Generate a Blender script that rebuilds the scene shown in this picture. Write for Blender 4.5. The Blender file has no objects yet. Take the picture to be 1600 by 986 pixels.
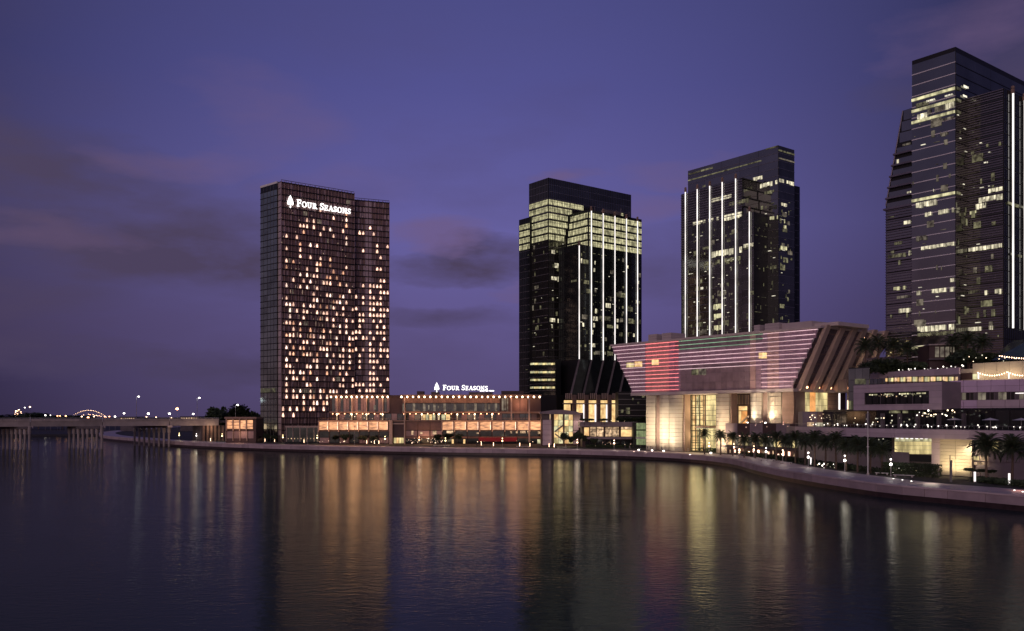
import bpy, bmesh, math, random
from mathutils import Matrix, Vector
from mathutils.geometry import tessellate_polygon
R = random.Random(7)
SC = bpy.context.scene
COL = SC.collection
# ------------------------------------------------------------------ camera
F, CX, HY, HC = 1400.0, 800.0, 650.0, 18.0       # focal length in photo pixels, centre column, horizon row, eye height
cam = bpy.data.cameras.new('camera'); cam.lens = 36*F/1600; cam.sensor_width = 36
cam.shift_y = (HY-493)/1600; cam.clip_end = 20000; cam.clip_start = 1
co = bpy.data.objects.new('camera', cam); COL.objects.link(co)
co.location = (0, 0, HC); co.rotation_euler = (math.radians(90), 0, 0); SC.camera = co
# ------------------------------------------------------------------ world
SUN_EL, SUN_ROT = math.radians(4), math.radians(200)
W = bpy.data.worlds.new('World'); SC.world = W; W.use_nodes = True
nt = W.node_tree; N = nt.nodes; L = nt.links
for n in list(N): N.remove(n)
def nd(t, **k):
    n = N.new(t)
    for a, b in k.items(): setattr(n, a, b)
    return n
def mth(op, a, b=None, c=None, clamp=False):
    n = nd('ShaderNodeMath', operation=op, use_clamp=clamp)
    for i, v in enumerate((a, b, c)):
        if v is None: continue
        if isinstance(v, (int, float)): n.inputs[i].default_value = v
        else: L.new(v, n.inputs[i])
    return n.outputs[0]
def mixc(f, a, b, mode='MIX'):
    n = nd('ShaderNodeMix', data_type='RGBA', blend_type=mode)
    for i, v in ((0, f), (6, a), (7, b)):
        if isinstance(v, (int, float)): n.inputs[i].default_value = v
        elif isinstance(v, tuple): n.inputs[i].default_value = (*v, 1)
        else: L.new(v, n.inputs[i])
    return n.outputs[2]
def ramp(f, stops):
    n = nd('ShaderNodeValToRGB'); L.new(f, n.inputs[0])
    e = n.color_ramp.elements
    while len(e) < len(stops): e.new(0.5)
    for i, (p, c) in enumerate(stops):
        e[i].position = p; e[i].color = (*c, 1) if isinstance(c, tuple) else (c, c, c, 1)
    return n.outputs[0]
tc = nd('ShaderNodeTexCoord'); sep = nd('ShaderNodeSeparateXYZ'); L.new(tc.outputs['Generated'], sep.inputs[0])
dx, dy, dz = sep.outputs
el = mth('ABSOLUTE', dz)
grad = ramp(el, [(0.0, (.092, .068, .165)), (.07, (.115, .090, .235)), (.20, (.130, .117, .355)), (.34, (.084, .083, .285)), (.6, (.04, .045, .15)), (1, (.02, .025, .09))])
dxs = mth('ADD', dx, .04); fall = mth('SUBTRACT', .96, mth('MULTIPLY', 2.7, mth('MULTIPLY', dxs, dxs)))
fall = mth('MAXIMUM', fall, 0.36)
grad = mixc(1.0, grad, fall, 'MULTIPLY')
# towards the set sun, behind the camera: a warm mauve afterglow
back = mth('MULTIPLY', mth('ADD', mth('MULTIPLY', dx, -.75), mth('MULTIPLY', dy, -.66)), 1.1, clamp=True)
glow = ramp(el, [(0.0, (.30, .15, .13)), (.10, (.20, .115, .15)), (.25, (.105, .085, .16)), (.5, (.05, .05, .13)), (1, (.02, .025, .09))])
base = mixc(back, grad, glow)
mp = nd('ShaderNodeMapping'); L.new(tc.outputs['Generated'], mp.inputs[0]); mp.inputs['Scale'].default_value = (1, 1, 3.2)
mp.inputs['Location'].default_value = (1.35, 0.0, 0.62)
def noise(scale, det, vec=None, rough=.55):
    n = nd('ShaderNodeTexNoise'); n.inputs['Scale'].default_value = scale; n.inputs['Detail'].default_value = det
    n.inputs['Roughness'].default_value = rough; L.new(vec or mp.outputs[0], n.inputs['Vector']); return n.outputs[0]
n1 = noise(3.1, 6); n2 = noise(4.6, 5); 
lefty = mth('MULTIPLY_ADD', dx, -0.22, 0.0)
band = mth('MULTIPLY', ramp(el, [(0.0, .7), (.10, 1.0), (.28, .75), (.42, .25), (.7, 0.0)]), 1.0)
n3 = noise(9.0, 6)
m1 = mth('MULTIPLY', ramp(mth('ADD', n1, lefty), [(.50, 0.0), (.66, 1.0)]), band)
base = mixc(mth('MULTIPLY', m1, .30), base, (.072, .053, .118))
wx_ = mth('ADD', dx, mth('MULTIPLY', mth('SUBTRACT', n1, .5), .30)); wz_ = mth('ADD', dz, mth('MULTIPLY', mth('SUBTRACT', n2, .5), .10))
front = mth('MULTIPLY', mth('SUBTRACT', dy, .2), 3.0, clamp=True)
def bank(blobs):
    tot = None
    for (px, py, rx, ry, w) in blobs:                 # a cloud bank: bearing and height of its middle, its half width and half height
        v = Vector(((px-CX)/F, 1, (HY-py)/F)).normalized(); ax = mth('MULTIPLY', mth('SUBTRACT', wx_, v.x), F/rx); az = mth('MULTIPLY', mth('SUBTRACT', wz_, v.z), F/ry)
        d2 = mth('ADD', mth('MULTIPLY', ax, ax), mth('MULTIPLY', az, az)); q = mth('MULTIPLY', mth('MAXIMUM', mth('SUBTRACT', 1.0, d2), 0.0), w)
        tot = q if tot is None else mth('MAXIMUM', tot, q)
    tot = mth('MULTIPLY', tot, mth('ADD', mth('MULTIPLY', mth('SUBTRACT', n3, .5), 3.4), 1.15)); return mth('MULTIPLY', tot, front, clamp=True)
pinkc = bank([(345, 150, 110, 60, .45), (230, 232, 160, 28, .55), (60, 345, 130, 22, .35), (400, 205, 130, 34, .3), (680, 362, 105, 24, .9), (790, 446, 75, 18, .9), (900, 272, 60, 14, .8), (1070, 268, 110, 24, .5), (1490, 55, 110, 40, .55), (540, 290, 130, 30, .25), (1010, 330, 120, 30, .4)])
darkc = bank([(200, 370, 330, 90, .8), (40, 270, 260, 90, .6), (700, 402, 130, 36, .8), (690, 492, 150, 30, .45), (180, 560, 330, 45, .8), (40, 470, 160, 40, .5), (1550, 120, 160, 50, .5), (1010, 420, 160, 60, .3)])
base = mixc(mth('MULTIPLY', darkc, 1.0, clamp=True), base, (.066, .050, .108))
base = mixc(mth('MULTIPLY', pinkc, .58), base, (.155, .098, .200))
sky = nd('ShaderNodeTexSky', sky_type='NISHITA'); sky.sun_disc = False
sky.sun_elevation = math.radians(-2.5); sky.sun_rotation = SUN_ROT
bg1 = nd('ShaderNodeBackground'); L.new(base, bg1.inputs[0]); bg1.inputs[1].default_value = 1.0
bg2 = nd('ShaderNodeBackground'); L.new(sky.outputs[0], bg2.inputs[0]); bg2.inputs[1].default_value = 0.06
ad = nd('ShaderNodeAddShader'); L.new(bg1.outputs[0], ad.inputs[0]); L.new(bg2.outputs[0], ad.inputs[1])
wo = nd('ShaderNodeOutputWorld'); L.new(ad.outputs[0], wo.inputs[0])
# ------------------------------------------------------------------ afterglow lamp, exposure
sl = bpy.data.lights.new('afterglow', 'SUN'); sl.energy = 0.72; sl.angle = math.radians(50); sl.color = (1, .73, .71)
so = bpy.data.objects.new('afterglow', sl); COL.objects.link(so)
so.rotation_euler = Vector((.36, .93, -.16)).to_track_quat('-Z', 'Y').to_euler()
SC.view_settings.view_transform = 'Standard'; SC.view_settings.look = 'None'
SC.view_settings.exposure = 0; SC.view_settings.gamma = 1
SC.render.engine = 'CYCLES'
cy = SC.cycles; cy.use_denoising = True; cy.max_bounces = 5; cy.diffuse_bounces = 2; cy.glossy_bounces = 3
cy.transmission_bounces = 2; cy.sample_clamp_indirect = 4; cy.caustics_reflective = False; cy.caustics_refractive = False
# ------------------------------------------------------------------ materials
def mat(name, col, rough=.6, metal=0.0, var=.18, nscale=.35, bump=0.0, ior=1.45, vert=1.0, spec=None):
    m = bpy.data.materials.new(name); m.use_nodes = True; t = m.node_tree; b = t.nodes['Principled BSDF']
    b.inputs['Roughness'].default_value = rough; b.inputs['Metallic'].default_value = metal; b.inputs['IOR'].default_value = ior
    g = t.nodes.new('ShaderNodeNewGeometry'); mpp = t.nodes.new('ShaderNodeMapping'); mpp.inputs['Scale'].default_value = (1, 1, vert)
    t.links.new(g.outputs['Position'], mpp.inputs[0])
    n = t.nodes.new('ShaderNodeTexNoise'); n.inputs['Scale'].default_value = nscale; n.inputs['Detail'].default_value = 5
    t.links.new(mpp.outputs[0], n.inputs['Vector'])
    oi = t.nodes.new('ShaderNodeObjectInfo')
    ma = t.nodes.new('ShaderNodeMath'); ma.operation = 'MULTIPLY_ADD'; ma.inputs[1].default_value = .35
    t.links.new(oi.outputs['Random'], ma.inputs[0]); t.links.new(n.outputs[0], ma.inputs[2])
    r = t.nodes.new('ShaderNodeValToRGB'); t.links.new(ma.outputs[0], r.inputs[0])
    r.color_ramp.elements[0].position = .35; r.color_ramp.elements[1].position = .95
    r.color_ramp.elements[0].color = (*[c*(1-var) for c in col], 1); r.color_ramp.elements[1].color = (*[min(1, c*(1+var)) for c in col], 1)
    t.links.new(r.outputs[0], b.inputs['Base Color'])
    if bump:
        bn = t.nodes.new('ShaderNodeBump'); bn.inputs['Strength'].default_value = bump; bn.inputs['Distance'].default_value = .05
        n2 = t.nodes.new('ShaderNodeTexNoise'); n2.inputs['Scale'].default_value = 3; t.links.new(g.outputs['Position'], n2.inputs['Vector'])
        t.links.new(n2.outputs[0], bn.inputs['Height']); t.links.new(bn.outputs[0], b.inputs['Normal'])
    return m
def emi(name, col, s, var=.5, nscale=.5, col2=None, vert=1.0, rnd=.5):
    m = bpy.data.materials.new(name); m.use_nodes = True; t = m.node_tree; b = t.nodes['Principled BSDF']
    b.inputs['Base Color'].default_value = (.05, .045, .04, 1); b.inputs['Roughness'].default_value = .4
    g = t.nodes.new('ShaderNodeNewGeometry'); mpp = t.nodes.new('ShaderNodeMapping'); mpp.inputs['Scale'].default_value = (1, 1, vert)
    t.links.new(g.outputs['Position'], mpp.inputs[0])
    n = t.nodes.new('ShaderNodeTexNoise'); n.inputs['Scale'].default_value = nscale; n.inputs['Detail'].default_value = 4
    t.links.new(mpp.outputs[0], n.inputs['Vector'])
    r = t.nodes.new('ShaderNodeValToRGB'); t.links.new(n.outputs[0], r.inputs[0])
    r.color_ramp.elements[0].position = .35; r.color_ramp.elements[1].position = .65
    c2 = col2 or col
    r.color_ramp.elements[0].color = (*[c*(1-var) for c in c2], 1); r.color_ramp.elements[1].color = (*col, 1)
    t.links.new(r.outputs[0], b.inputs['Emission Color'])
    oi = t.nodes.new('ShaderNodeObjectInfo'); ma = t.nodes.new('ShaderNodeMath'); ma.operation = 'MULTIPLY_ADD'
    ma.inputs[1].default_value = s*rnd; ma.inputs[2].default_value = s*(1-rnd*.5)
    t.links.new(oi.outputs['Random'], ma.inputs[0]); t.links.new(ma.outputs[0], b.inputs['Emission Strength'])
    return m
M = dict(
 stone=mat('pale stone', (.55, .46, .45), .6, var=.1, bump=.2), stone_y=mat('cream stone', (.50, .43, .34), .6, var=.1, bump=.2),
 paving=mat('promenade paving', (.60, .48, .49), .5, var=.2, nscale=.2), quay=mat('quay stone', (.44, .34, .36), .6, var=.25, nscale=.25, bump=.3),
 wet=mat('wet quay stone', (.045, .026, .028), .35, var=.5, nscale=.6), land=mat('dark ground', (.05, .045, .04), .9),
 conc=mat('concrete', (.42, .36, .34), .8, var=.25, nscale=.3, bump=.3), conc_d=mat('dark concrete', (.12, .10, .11), .8, var=.3),
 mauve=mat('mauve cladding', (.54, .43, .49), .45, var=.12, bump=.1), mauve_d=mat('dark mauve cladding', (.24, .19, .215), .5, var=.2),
 mauve_v=mat('violet cladding', (.60, .45, .62), .45, var=.10),
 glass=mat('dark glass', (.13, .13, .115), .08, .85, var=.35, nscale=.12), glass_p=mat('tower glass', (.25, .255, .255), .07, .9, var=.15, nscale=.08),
 glass_g=mat('green grey glass', (.24, .30, .29), .12, .8, var=.35, nscale=.15), glass_b=mat('black glass', (.035, .042, .044), .08, .6, var=.4),
 black=mat('black metal', (.012, .012, .014), .5), metal=mat('grey metal', (.30, .29, .30), .35, .7), louver=mat('louver metal', (.20, .18, .22), .4, .6),
 line=mat('pale trim', (.85, .82, .85), .5, .2), copper=mat('copper fin', (.50, .35, .33), .45, .35, var=.35, nscale=.08), copper_l=mat('pale copper screen', (.62, .50, .50), .45, .3, var=.3, nscale=.1),
 copper_d=mat('dark copper glass', (.25, .165, .165), .3, .1, var=.4, nscale=.1), brown=mat('brown cladding', (.27, .18, .145), .6, var=.25), brown_d=mat('dark brown', (.07, .04, .04), .6),
 brick=mat('maroon cladding', (.17, .10, .085), .6, var=.3), red=mat('red canvas', (.30, .02, .03), .7), fin=mat('slanted fin stone', (.46, .35, .30), .6, var=.15),
 leaf=mat('foliage', (.045, .065, .030), .7, var=.6, nscale=.8), frond=mat('palm frond', (.055, .075, .040), .6, var=.5, nscale=.8),
 bark=mat('bark', (.13, .09, .07), .9, var=.3, nscale=2), skin=mat('skin', (.4, .25, .2), .6), cloth=mat('dark clothing', (.06, .05, .08), .8, var=.6), cloth2=mat('pale clothing', (.5, .45, .42), .8, var=.2),
 far=mat('far shore', (.035, .035, .045), .9), white=mat('white paint', (.7, .68, .66), .5),
 led=emi('white light tube', (1, .92, .88), 1.7, var=.35, nscale=.12, rnd=.15), ledd=emi('dim light tube', (1, .9, .85), 1.0, var=.4),
 ledp=emi('pink light strip', (1, .70, .73), 1.7, var=.3, nscale=.06, rnd=.2), ledr=emi('red light strip', (1, .24, .24), 2.8, var=.2, rnd=.2),
 ledg=emi('green light strip', (.50, 1, .60), .9, var=.3, nscale=.1, rnd=.2),
 room=emi('lit room', (1, .60, .44), 2.5, var=.6, nscale=.9, rnd=.8), room2=emi('peach lit room', (1, .72, .58), 2.9, var=.6, nscale=1.2, rnd=.9), room3=emi('amber lit room', (1, .50, .30), 1.5, var=.6, nscale=.9, rnd=1.2),
 roomy=emi('lit office', (.95, .88, .50), .95, var=.75, nscale=.55, vert=.6, rnd=.35),
 officeb=emi('bright office', (1, .90, .62), 1.1, var=.8, nscale=.8, vert=.5, rnd=.9), officed=emi('dim office', (.55, .52, .28), .32, var=.9, nscale=.6, rnd=1.2),
 tile=emi('ceiling light', (1, .92, .70), 1.1, var=.4, rnd=.8), gold=emi('golden lobby', (1, .70, .30), 1.25, var=.45, nscale=.35, col2=(1, .55, .22), rnd=.3),
 pale=emi('pale lit glass', (1, .80, .36), 1.15, var=.75, nscale=.35, vert=.3, rnd=.3), orange=emi('orange lit wall', (1, .42, .12), .9, var=.4, nscale=.4),
 lantern=emi('lantern screen', (1, .47, .22), 1.3, var=.62, nscale=.30, col2=(.9, .40, .22), vert=3.5, rnd=.25), bulb=emi('warm bulb', (1, .62, .38), 8, var=0, rnd=.5),
 bulbw=emi('white bulb', (1, .93, .85), 9, var=0, rnd=.5), bulby=emi('yellow bulb', (1, .78, .36), 8, var=0, rnd=.3), bulbo=emi('orange bulb', (1, .42, .2), 8, var=0, rnd=.5),
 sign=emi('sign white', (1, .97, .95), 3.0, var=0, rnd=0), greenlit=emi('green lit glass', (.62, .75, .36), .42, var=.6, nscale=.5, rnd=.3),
 glint=emi('warm glint', (1, .74, .48), 3.2, var=0, rnd=1.5), glintw=emi('pale glint', (1, .92, .80), 3.6, var=0, rnd=1.5),
 shop=emi('shop light', (1, .66, .38), 1.0, var=.9, nscale=.9, rnd=.8), softlit2=emi('small room light', (1, .72, .52), .9, var=.8, nscale=.6, rnd=0), softlit=emi('soft room', (.42, .36, .26), .45, var=.9, nscale=.5, rnd=.8),
)
# ------------------------------------------------------------------ helpers
def gp(px, Y): return Vector(((px-CX)/F*Y, Y))
def zz(py, Y): return HC+(HY-py)*Y/F
def ground(px, py, z=3.1):
    Y = (HC-z)*F/(py-HY); return Vector(((px-CX)/F*Y, Y))
VL, VR = -270.0, 2634.0
def along(A, V, px):
    d = Vector(((V-CX)/F, 1)); k = (px-CX)/F
    t = (k*A.y-A.x)/(d.x-k*1); return A+d*t
def link(o, parent=None):
    COL.objects.link(o)
    if parent is not None: o.parent = parent
    return o
def tag(o, label=None, cat=None, group=None, kind=None):
    for k, v in (('label', label), ('category', cat), ('group', group), ('kind', kind)):
        if v: o[k] = v
    return o
ORIG = {}
def thing(name, label, cat, loc=(0, 0, 0), rz=0, group=None):
    o = bpy.data.objects.new(name, None); o.empty_display_size = 1; link(o); o.location = loc; o.rotation_euler = (0, 0, rz)
    return tag(o, label, cat, group)
def wmat(o):
    m = Matrix()
    while o is not None: m = o.matrix_basis @ m; o = o.parent
    return m
class MB:
    def __init__(s): s.v = []; s.f = []
    def poly(s, pts):
        i = len(s.v); s.v += [tuple(p) for p in pts]; s.f.append(tuple(range(i, i+len(pts))))
    def hexa(s, p):                     # 8 corners, bottom 4 then top 4
        i = len(s.v); s.v += [tuple(q) for q in p]
        for f in ((3, 2, 1, 0), (4, 5, 6, 7), (0, 1, 5, 4), (1, 2, 6, 5), (2, 3, 7, 6), (3, 0, 4, 7)): s.f.append(tuple(i+k for k in f))
    def box(s, x0, y0, z0, x1, y1, z1):
        s.hexa([(x0, y0, z0), (x1, y0, z0), (x1, y1, z0), (x0, y1, z0), (x0, y0, z1), (x1, y0, z1), (x1, y1, z1), (x0, y1, z1)])
    def tube(s, a, b, r0, r1, n=8, cap=True):
        a = Vector(a); b = Vector(b); d = (b-a).normalized(); u = d.orthogonal().normalized(); w = d.cross(u); i = len(s.v)
        for c, r in ((a, r0), (b, r1)):
            for k in range(n):
                an = 2*math.pi*k/n; s.v.append(tuple(c+(u*math.cos(an)+w*math.sin(an))*r))
        for k in range(n): s.f.append((i+k, i+(k+1) % n, i+n+(k+1) % n, i+n+k))
        if cap: s.f.append(tuple(i+n-1-k for k in range(n))); s.f.append(tuple(i+n+k for k in range(n)))
    def ball(s, c, r, sz=1.0, n=8, m=5):
        i = len(s.v); c = Vector(c)
        for j in range(1, m):
            th = math.pi*j/m
            for k in range(n):
                an = 2*math.pi*k/n; s.v.append((c.x+r*math.sin(th)*math.cos(an), c.y+r*math.sin(th)*math.sin(an), c.z+r*sz*math.cos(th)))
        s.v.append((c.x, c.y, c.z+r*sz)); s.v.append((c.x, c.y, c.z-r*sz)); T = len(s.v)-2; Bm = T+1
        for j in range(m-2):
            for k in range(n): s.f.append((i+j*n+k, i+(j+1)*n+k, i+(j+1)*n+(k+1) % n, i+j*n+(k+1) % n))
        for k in range(n):
            s.f.append((T, i+k, i+(k+1) % n)); s.f.append((Bm, i+(m-2)*n+(k+1) % n, i+(m-2)*n+k))
    def mesh(s, name, m):
        me = bpy.data.meshes.new(name); me.from_pydata(s.v, [], s.f); me.materials.append(M[m] if isinstance(m, str) else m); me.update(); return me
    def build(s, name, m, parent=None, kind=None, local=None):
        me = s.mesh(name, m)
        bm = bmesh.new(); bm.from_mesh(me); bmesh.ops.recalc_face_normals(bm, faces=bm.faces); bm.to_mesh(me); bm.free()
        if parent is not None and local is None: me.transform(wmat(parent).inverted())
        return tag(link(bpy.data.objects.new(name, me), parent), kind=kind)
_unit = {}
def unit(m):
    if m not in _unit:
        b = MB(); b.box(0, 0, 0, 1, 1, 1); _unit[m] = b.mesh('box piece', m)
    return _unit[m]
class Face:
    """a vertical wall plane from A (left, seen from the camera) to B (right)"""
    def __init__(s, A, B, zt=None):
        s.A = Vector(A); s.B = Vector(B); s.L = (s.B-s.A).length; s.t = (s.B-s.A)/s.L; s.n = Vector((s.t.y, -s.t.x)); s.ang = math.atan2(s.t.y, s.t.x)
    def u(s, px):
        k = (px-CX)/F; return (k*s.A.y-s.A.x)/(s.t.x-k*s.t.y)
    def Y(s, px): return s.A.y+s.t.y*s.u(px)
    def z(s, px, py): return zz(py, s.Y(px))
    def P(s, u, out, z): q = s.A+s.t*u+s.n*out; return (q.x, q.y, z)
    def add(s, mb, u0, u1, z0, z1, front=0, depth=.2):
        mb.hexa([s.P(u0, front, z0), s.P(u1, front, z0), s.P(u1, front-depth, z0), s.P(u0, front-depth, z0), s.P(u0, front, z1), s.P(u1, front, z1), s.P(u1, front-depth, z1), s.P(u0, front-depth, z1)])
    def prism(s, mb, pts, front, depth):     # pts (u,z)
        n = len(pts); i = len(mb.v)
        mb.v += [s.P(u, front, z) for u, z in pts]+[s.P(u, front-depth, z) for u, z in pts]
        mb.f.append(tuple(i+k for k in range(n))); mb.f.append(tuple(i+2*n-1-k for k in range(n)))
        for k in range(n): mb.f.append((i+k, i+(k+1) % n, i+n+(k+1) % n, i+n+k))
    def piece(s, name, m, parent, u0, u1, z0, z1, front=0, depth=.2):
        o = bpy.data.objects.new(name, unit(m)); link(o, parent)
        w = Matrix.Translation(s.P(u0, front, z0)) @ Matrix.Rotation(s.ang, 4, 'Z') @ Matrix.Diagonal((u1-u0, depth, z1-z0, 1))
        o.matrix_basis = (wmat(parent).inverted() @ w) if parent is not None else w
        return o
    def pp(s, name, m, parent, px0, px1, py0, py1, front=.1, depth=.2):   # photo pixels: left, right, top, bottom
        c = (px0+px1)/2
        return s.piece(name, m, parent, s.u(px0), s.u(px1), s.z(c, py1), s.z(c, py0), front, depth)
    def addp(s, mb, px0, px1, py0, py1, front=.1, depth=.2):
        c = (px0+px1)/2; s.add(mb, s.u(px0), s.u(px1), s.z(c, py1), s.z(c, py0), front, depth)
def volume(name, m, parent, pts, z0, z1):   # plan polygon extruded
    mb = MB(); n = len(pts); mb.v += [(p[0], p[1], z0) for p in pts]+[(p[0], p[1], z1) for p in pts]
    mb.f.append(tuple(range(n-1, -1, -1))); mb.f.append(tuple(range(n, 2*n)))
    for k in range(n): mb.f.append((k, (k+1) % n, n+(k+1) % n, n+k))
    return mb.build(name, m, parent)
def flat(name, m, pts, z, kind='structure', z2=None):
    tris = tessellate_polygon([[Vector((p[0], p[1], 0)) for p in pts]])
    me = bpy.data.meshes.new(name); me.from_pydata([(p[0], p[1], z) for p in pts], [], [tuple(t) for t in tris]); me.materials.append(M[m] if isinstance(m, str) else m)
    bm = bmesh.new(); bm.from_mesh(me); bmesh.ops.recalc_face_normals(bm, faces=bm.faces)
    for f in bm.faces:
        if f.normal.z < 0: f.normal_flip()
    bm.to_mesh(me); bm.free()
    return tag(link(bpy.data.objects.new(name, me)), kind=kind)
def lamp(loc, e, col, parent=None, r=.3, name='lamp_or_fill'):
    r = max(r, math.sqrt(e/90))
    l = bpy.data.lights.new(name, 'POINT'); l.energy = e; l.color = col; l.shadow_soft_size = r
    o = bpy.data.objects.new(name, l); COL.objects.link(o); o.location = loc
    if parent: o.parent = parent; o.matrix_basis = wmat(parent).inverted() @ Matrix.Translation(loc)
    return o
def spot(loc, to, e, col, parent=None, ang=70, r=.5):
    l = bpy.data.lights.new('uplight_or_fill', 'SPOT'); l.energy = e; l.color = col; l.shadow_soft_size = r; l.spot_size = math.radians(ang); l.spot_blend = .8
    o = bpy.data.objects.new('uplight_or_fill', l); COL.objects.link(o); o.location = loc
    w = Matrix.Translation(loc) @ (Vector(to)-Vector(loc)).to_track_quat('-Z', 'Y').to_matrix().to_4x4()
    o.matrix_basis = w
    if parent: o.parent = parent; o.matrix_basis = wmat(parent).inverted() @ w
    return o
def copy_tree(o, parent=None):
    c = o.copy(); COL.objects.link(c)
    if parent is not None: c.parent = parent
    for ch in list(o.children): copy_tree(ch, c)
    return c
# ------------------------------------------------------------------ water
mw = bpy.data.materials.new('harbour water'); mw.use_nodes = True; t = mw.node_tree; t.nodes.remove(t.nodes['Principled BSDF'])
wd = t.nodes.new('ShaderNodeBsdfDiffuse'); wd.inputs[0].default_value = (.045, .070, .070, 1)
wg = t.nodes.new('ShaderNodeBsdfGlossy'); wg.inputs['Color'].default_value = (.54, .55, .50, 1); wg.inputs['Roughness'].default_value = .035
wf_ = t.nodes.new('ShaderNodeFresnel'); wf_.inputs[0].default_value = 1.20; wx = t.nodes.new('ShaderNodeMixShader')
t.links.new(wf_.outputs[0], wx.inputs[0]); t.links.new(wd.outputs[0], wx.inputs[1]); t.links.new(wg.outputs[0], wx.inputs[2]); t.links.new(wx.outputs[0], t.nodes['Material Output'].inputs[0])
g = t.nodes.new('ShaderNodeNewGeometry')
def wn(scale, sx, sy, det):
    m_ = t.nodes.new('ShaderNodeMapping'); m_.inputs['Scale'].default_value = (sx, sy, 1); m_.inputs['Rotation'].default_value = (0, 0, .25); t.links.new(g.outputs['Position'], m_.inputs[0])
    n_ = t.nodes.new('ShaderNodeTexNoise'); n_.inputs['Scale'].default_value = scale; n_.inputs['Detail'].default_value = det; n_.inputs['Roughness'].default_value = .6
    t.links.new(m_.outputs[0], n_.inputs['Vector']); return n_.outputs[0]
def wm(op, a, b_):
    n_ = t.nodes.new('ShaderNodeMath'); n_.operation = op
    for i, v in enumerate((a, b_)):
        if isinstance(v, (int, float)): n_.inputs[i].default_value = v
        else: t.links.new(v, n_.inputs[i])
    return n_.outputs[0]
h = wm('ADD', wm('MULTIPLY', wn(.75, .7, 1.15, 4), .50), wm('MULTIPLY', wn(.16, .7, 1.0, 2), .35))
h = wm('ADD', h, wm('MULTIPLY', wn(1.7, .6, 1.25, 3), .20))
h = wm('MULTIPLY', h, wm('ADD', wm('MULTIPLY', wn(.018, 1, 1.6, 3), 1.6), .25))
bp = t.nodes.new('ShaderNodeBump'); bp.inputs['Strength'].default_value = 1.0; bp.inputs['Distance'].default_value = .105
t.links.new(h, bp.inputs['Height'])
for q_ in (wd, wg, wf_): t.links.new(bp.outputs[0], q_.inputs['Normal'])
flat('water', mw, [(-6000, -400), (6000, -400), (6000, 9000), (-6000, 9000)], 0)
# ------------------------------------------------------------------ quay, promenade, land
ctrl = [(-520, 1500), (-440, 1080), (-390, 860), (-320, 700), (-252, 600), (-205, 536), (-134, 469), (-48, 423), (11.6, 402), (43.7, 382), (67, 355), (77, 319), (75.5, 275), (76, 242), (81.5, 200), (89, 183), (96.5, 168), (103, 150), (108, 125), (112, 60), (115, -80)]
ctrl = [Vector(c) for c in ctrl]
line = []
for i in range(len(ctrl)-1):
    p0 = ctrl[max(i-1, 0)]; p1 = ctrl[i]; p2 = ctrl[i+1]; p3 = ctrl[min(i+2, len(ctrl)-1)]
    n = max(2, int((p2-p1).length/6))
    for k in range(n):
        s_ = k/n; line.append(.5*((2*p1)+(p2-p0)*s_+(2*p0-5*p1+4*p2-p3)*s_*s_+(3*p1-p0-3*p2+p3)*s_**3))
line.append(ctrl[-1])
def offs(d):
    out = []
    for i, p in enumerate(line):
        a = line[max(i-1, 0)]; c = line[min(i+1, len(line)-1)]; tt = (c-a).normalized(); out.append(p+Vector((-tt.y, tt.x))*d)
    return out
inn = offs(.05)
flat('ground', 'land', [tuple(p) for p in offs(1.0)]+[(1500, -80), (1500, 2600), (-520, 2600)], 2.98)
prom = MB(); o1 = offs(.6); o2 = offs(13)
for i in range(len(line)-1): prom.poly([(*o1[i], 3.05), (*o1[i+1], 3.05), (*o2[i+1], 3.05), (*o2[i], 3.05)])
prom.build('promenade', 'paving', kind='structure')
qw = MB(); a1 = offs(.12); a2 = offs(.7)
for i in range(len(line)-1):
    qw.poly([(*line[i], -2), (*line[i+1], -2), (*a1[i+1], 3.0), (*a1[i], 3.0)]); qw.poly([(*a1[i], 3.0), (*a1[i+1], 3.0), (*a2[i+1], 3.0), (*a2[i], 3.0)])
quay = qw.build('quay_wall', 'wet', kind='structure')
for i in range(len(line)-1):
    A, B = inn[i], inn[i+1]
    if A.y < 100 or (A-B).length < 1: continue
    fc = Face(A, B); e = R.uniform(-.03, .03)
    fc.piece('wall_panel', 'quay', quay, .06, fc.L-.06, 1.1, 2.70, .14+e, .2)
    fc.piece('coping_stone', 'paving', quay, .015, fc.L-.015, 2.74, 3.10, .28, .95)
# a distant shore behind the bridge
flat('far_shore', 'far', [(-2600, 1100), (-900, 760), (-560, 770), (-350, 790), (-470, 1150), (-500, 2500), (-4000, 2600)], 2.0)
fs = MB()
for (x0, y0, x1, y1) in ((-2600, 1100, -900, 760), (-900, 760, -560, 770), (-560, 770, -350, 790), (-350, 790, -470, 1150)):
    fs.poly([(x0, y0, -1), (x1, y1, -1), (x1, y1, 2), (x0, y0, 2)])
fs.build('far_shore_bank', 'far', kind='structure')
flat('horizon_land', 'far', [(-7000, 5200), (7000, 5200), (7000, 8500), (-7000, 8500)], 6)
# ------------------------------------------------------------------ lettering
def seg(p, q, w0, w1=None, cap=0):
    w1 = w0 if w1 is None else w1; p = Vector(p); q = Vector(q); d = (q-p).normalized(); n = Vector((-d.y, d.x)); p = p-d*cap; q = q+d*cap
    return [p+n*w0/2, p-n*w0/2, q-n*w1/2, q+n*w1/2]
def bar(x0, y0, x1, y1): return [Vector((x0, y0)), Vector((x1, y0)), Vector((x1, y1)), Vector((x0, y1))]
def arc(cx, cy_, rx, ry, a0, a1, wx, wy, n=14):
    out = []
    for k in range(n):
        q = []
        for a in (a0+(a1-a0)*k/n, a0+(a1-a0)*(k+1)/n):
            c, s_ = math.cos(math.radians(a)), math.sin(math.radians(a))
            q.append((Vector((cx+rx*c, cy_+ry*s_)), Vector((cx+(rx-wx)*c, cy_+(ry-wy)*s_))))
        out.append([q[0][0], q[1][0], q[1][1], q[0][1]])
    return out
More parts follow.
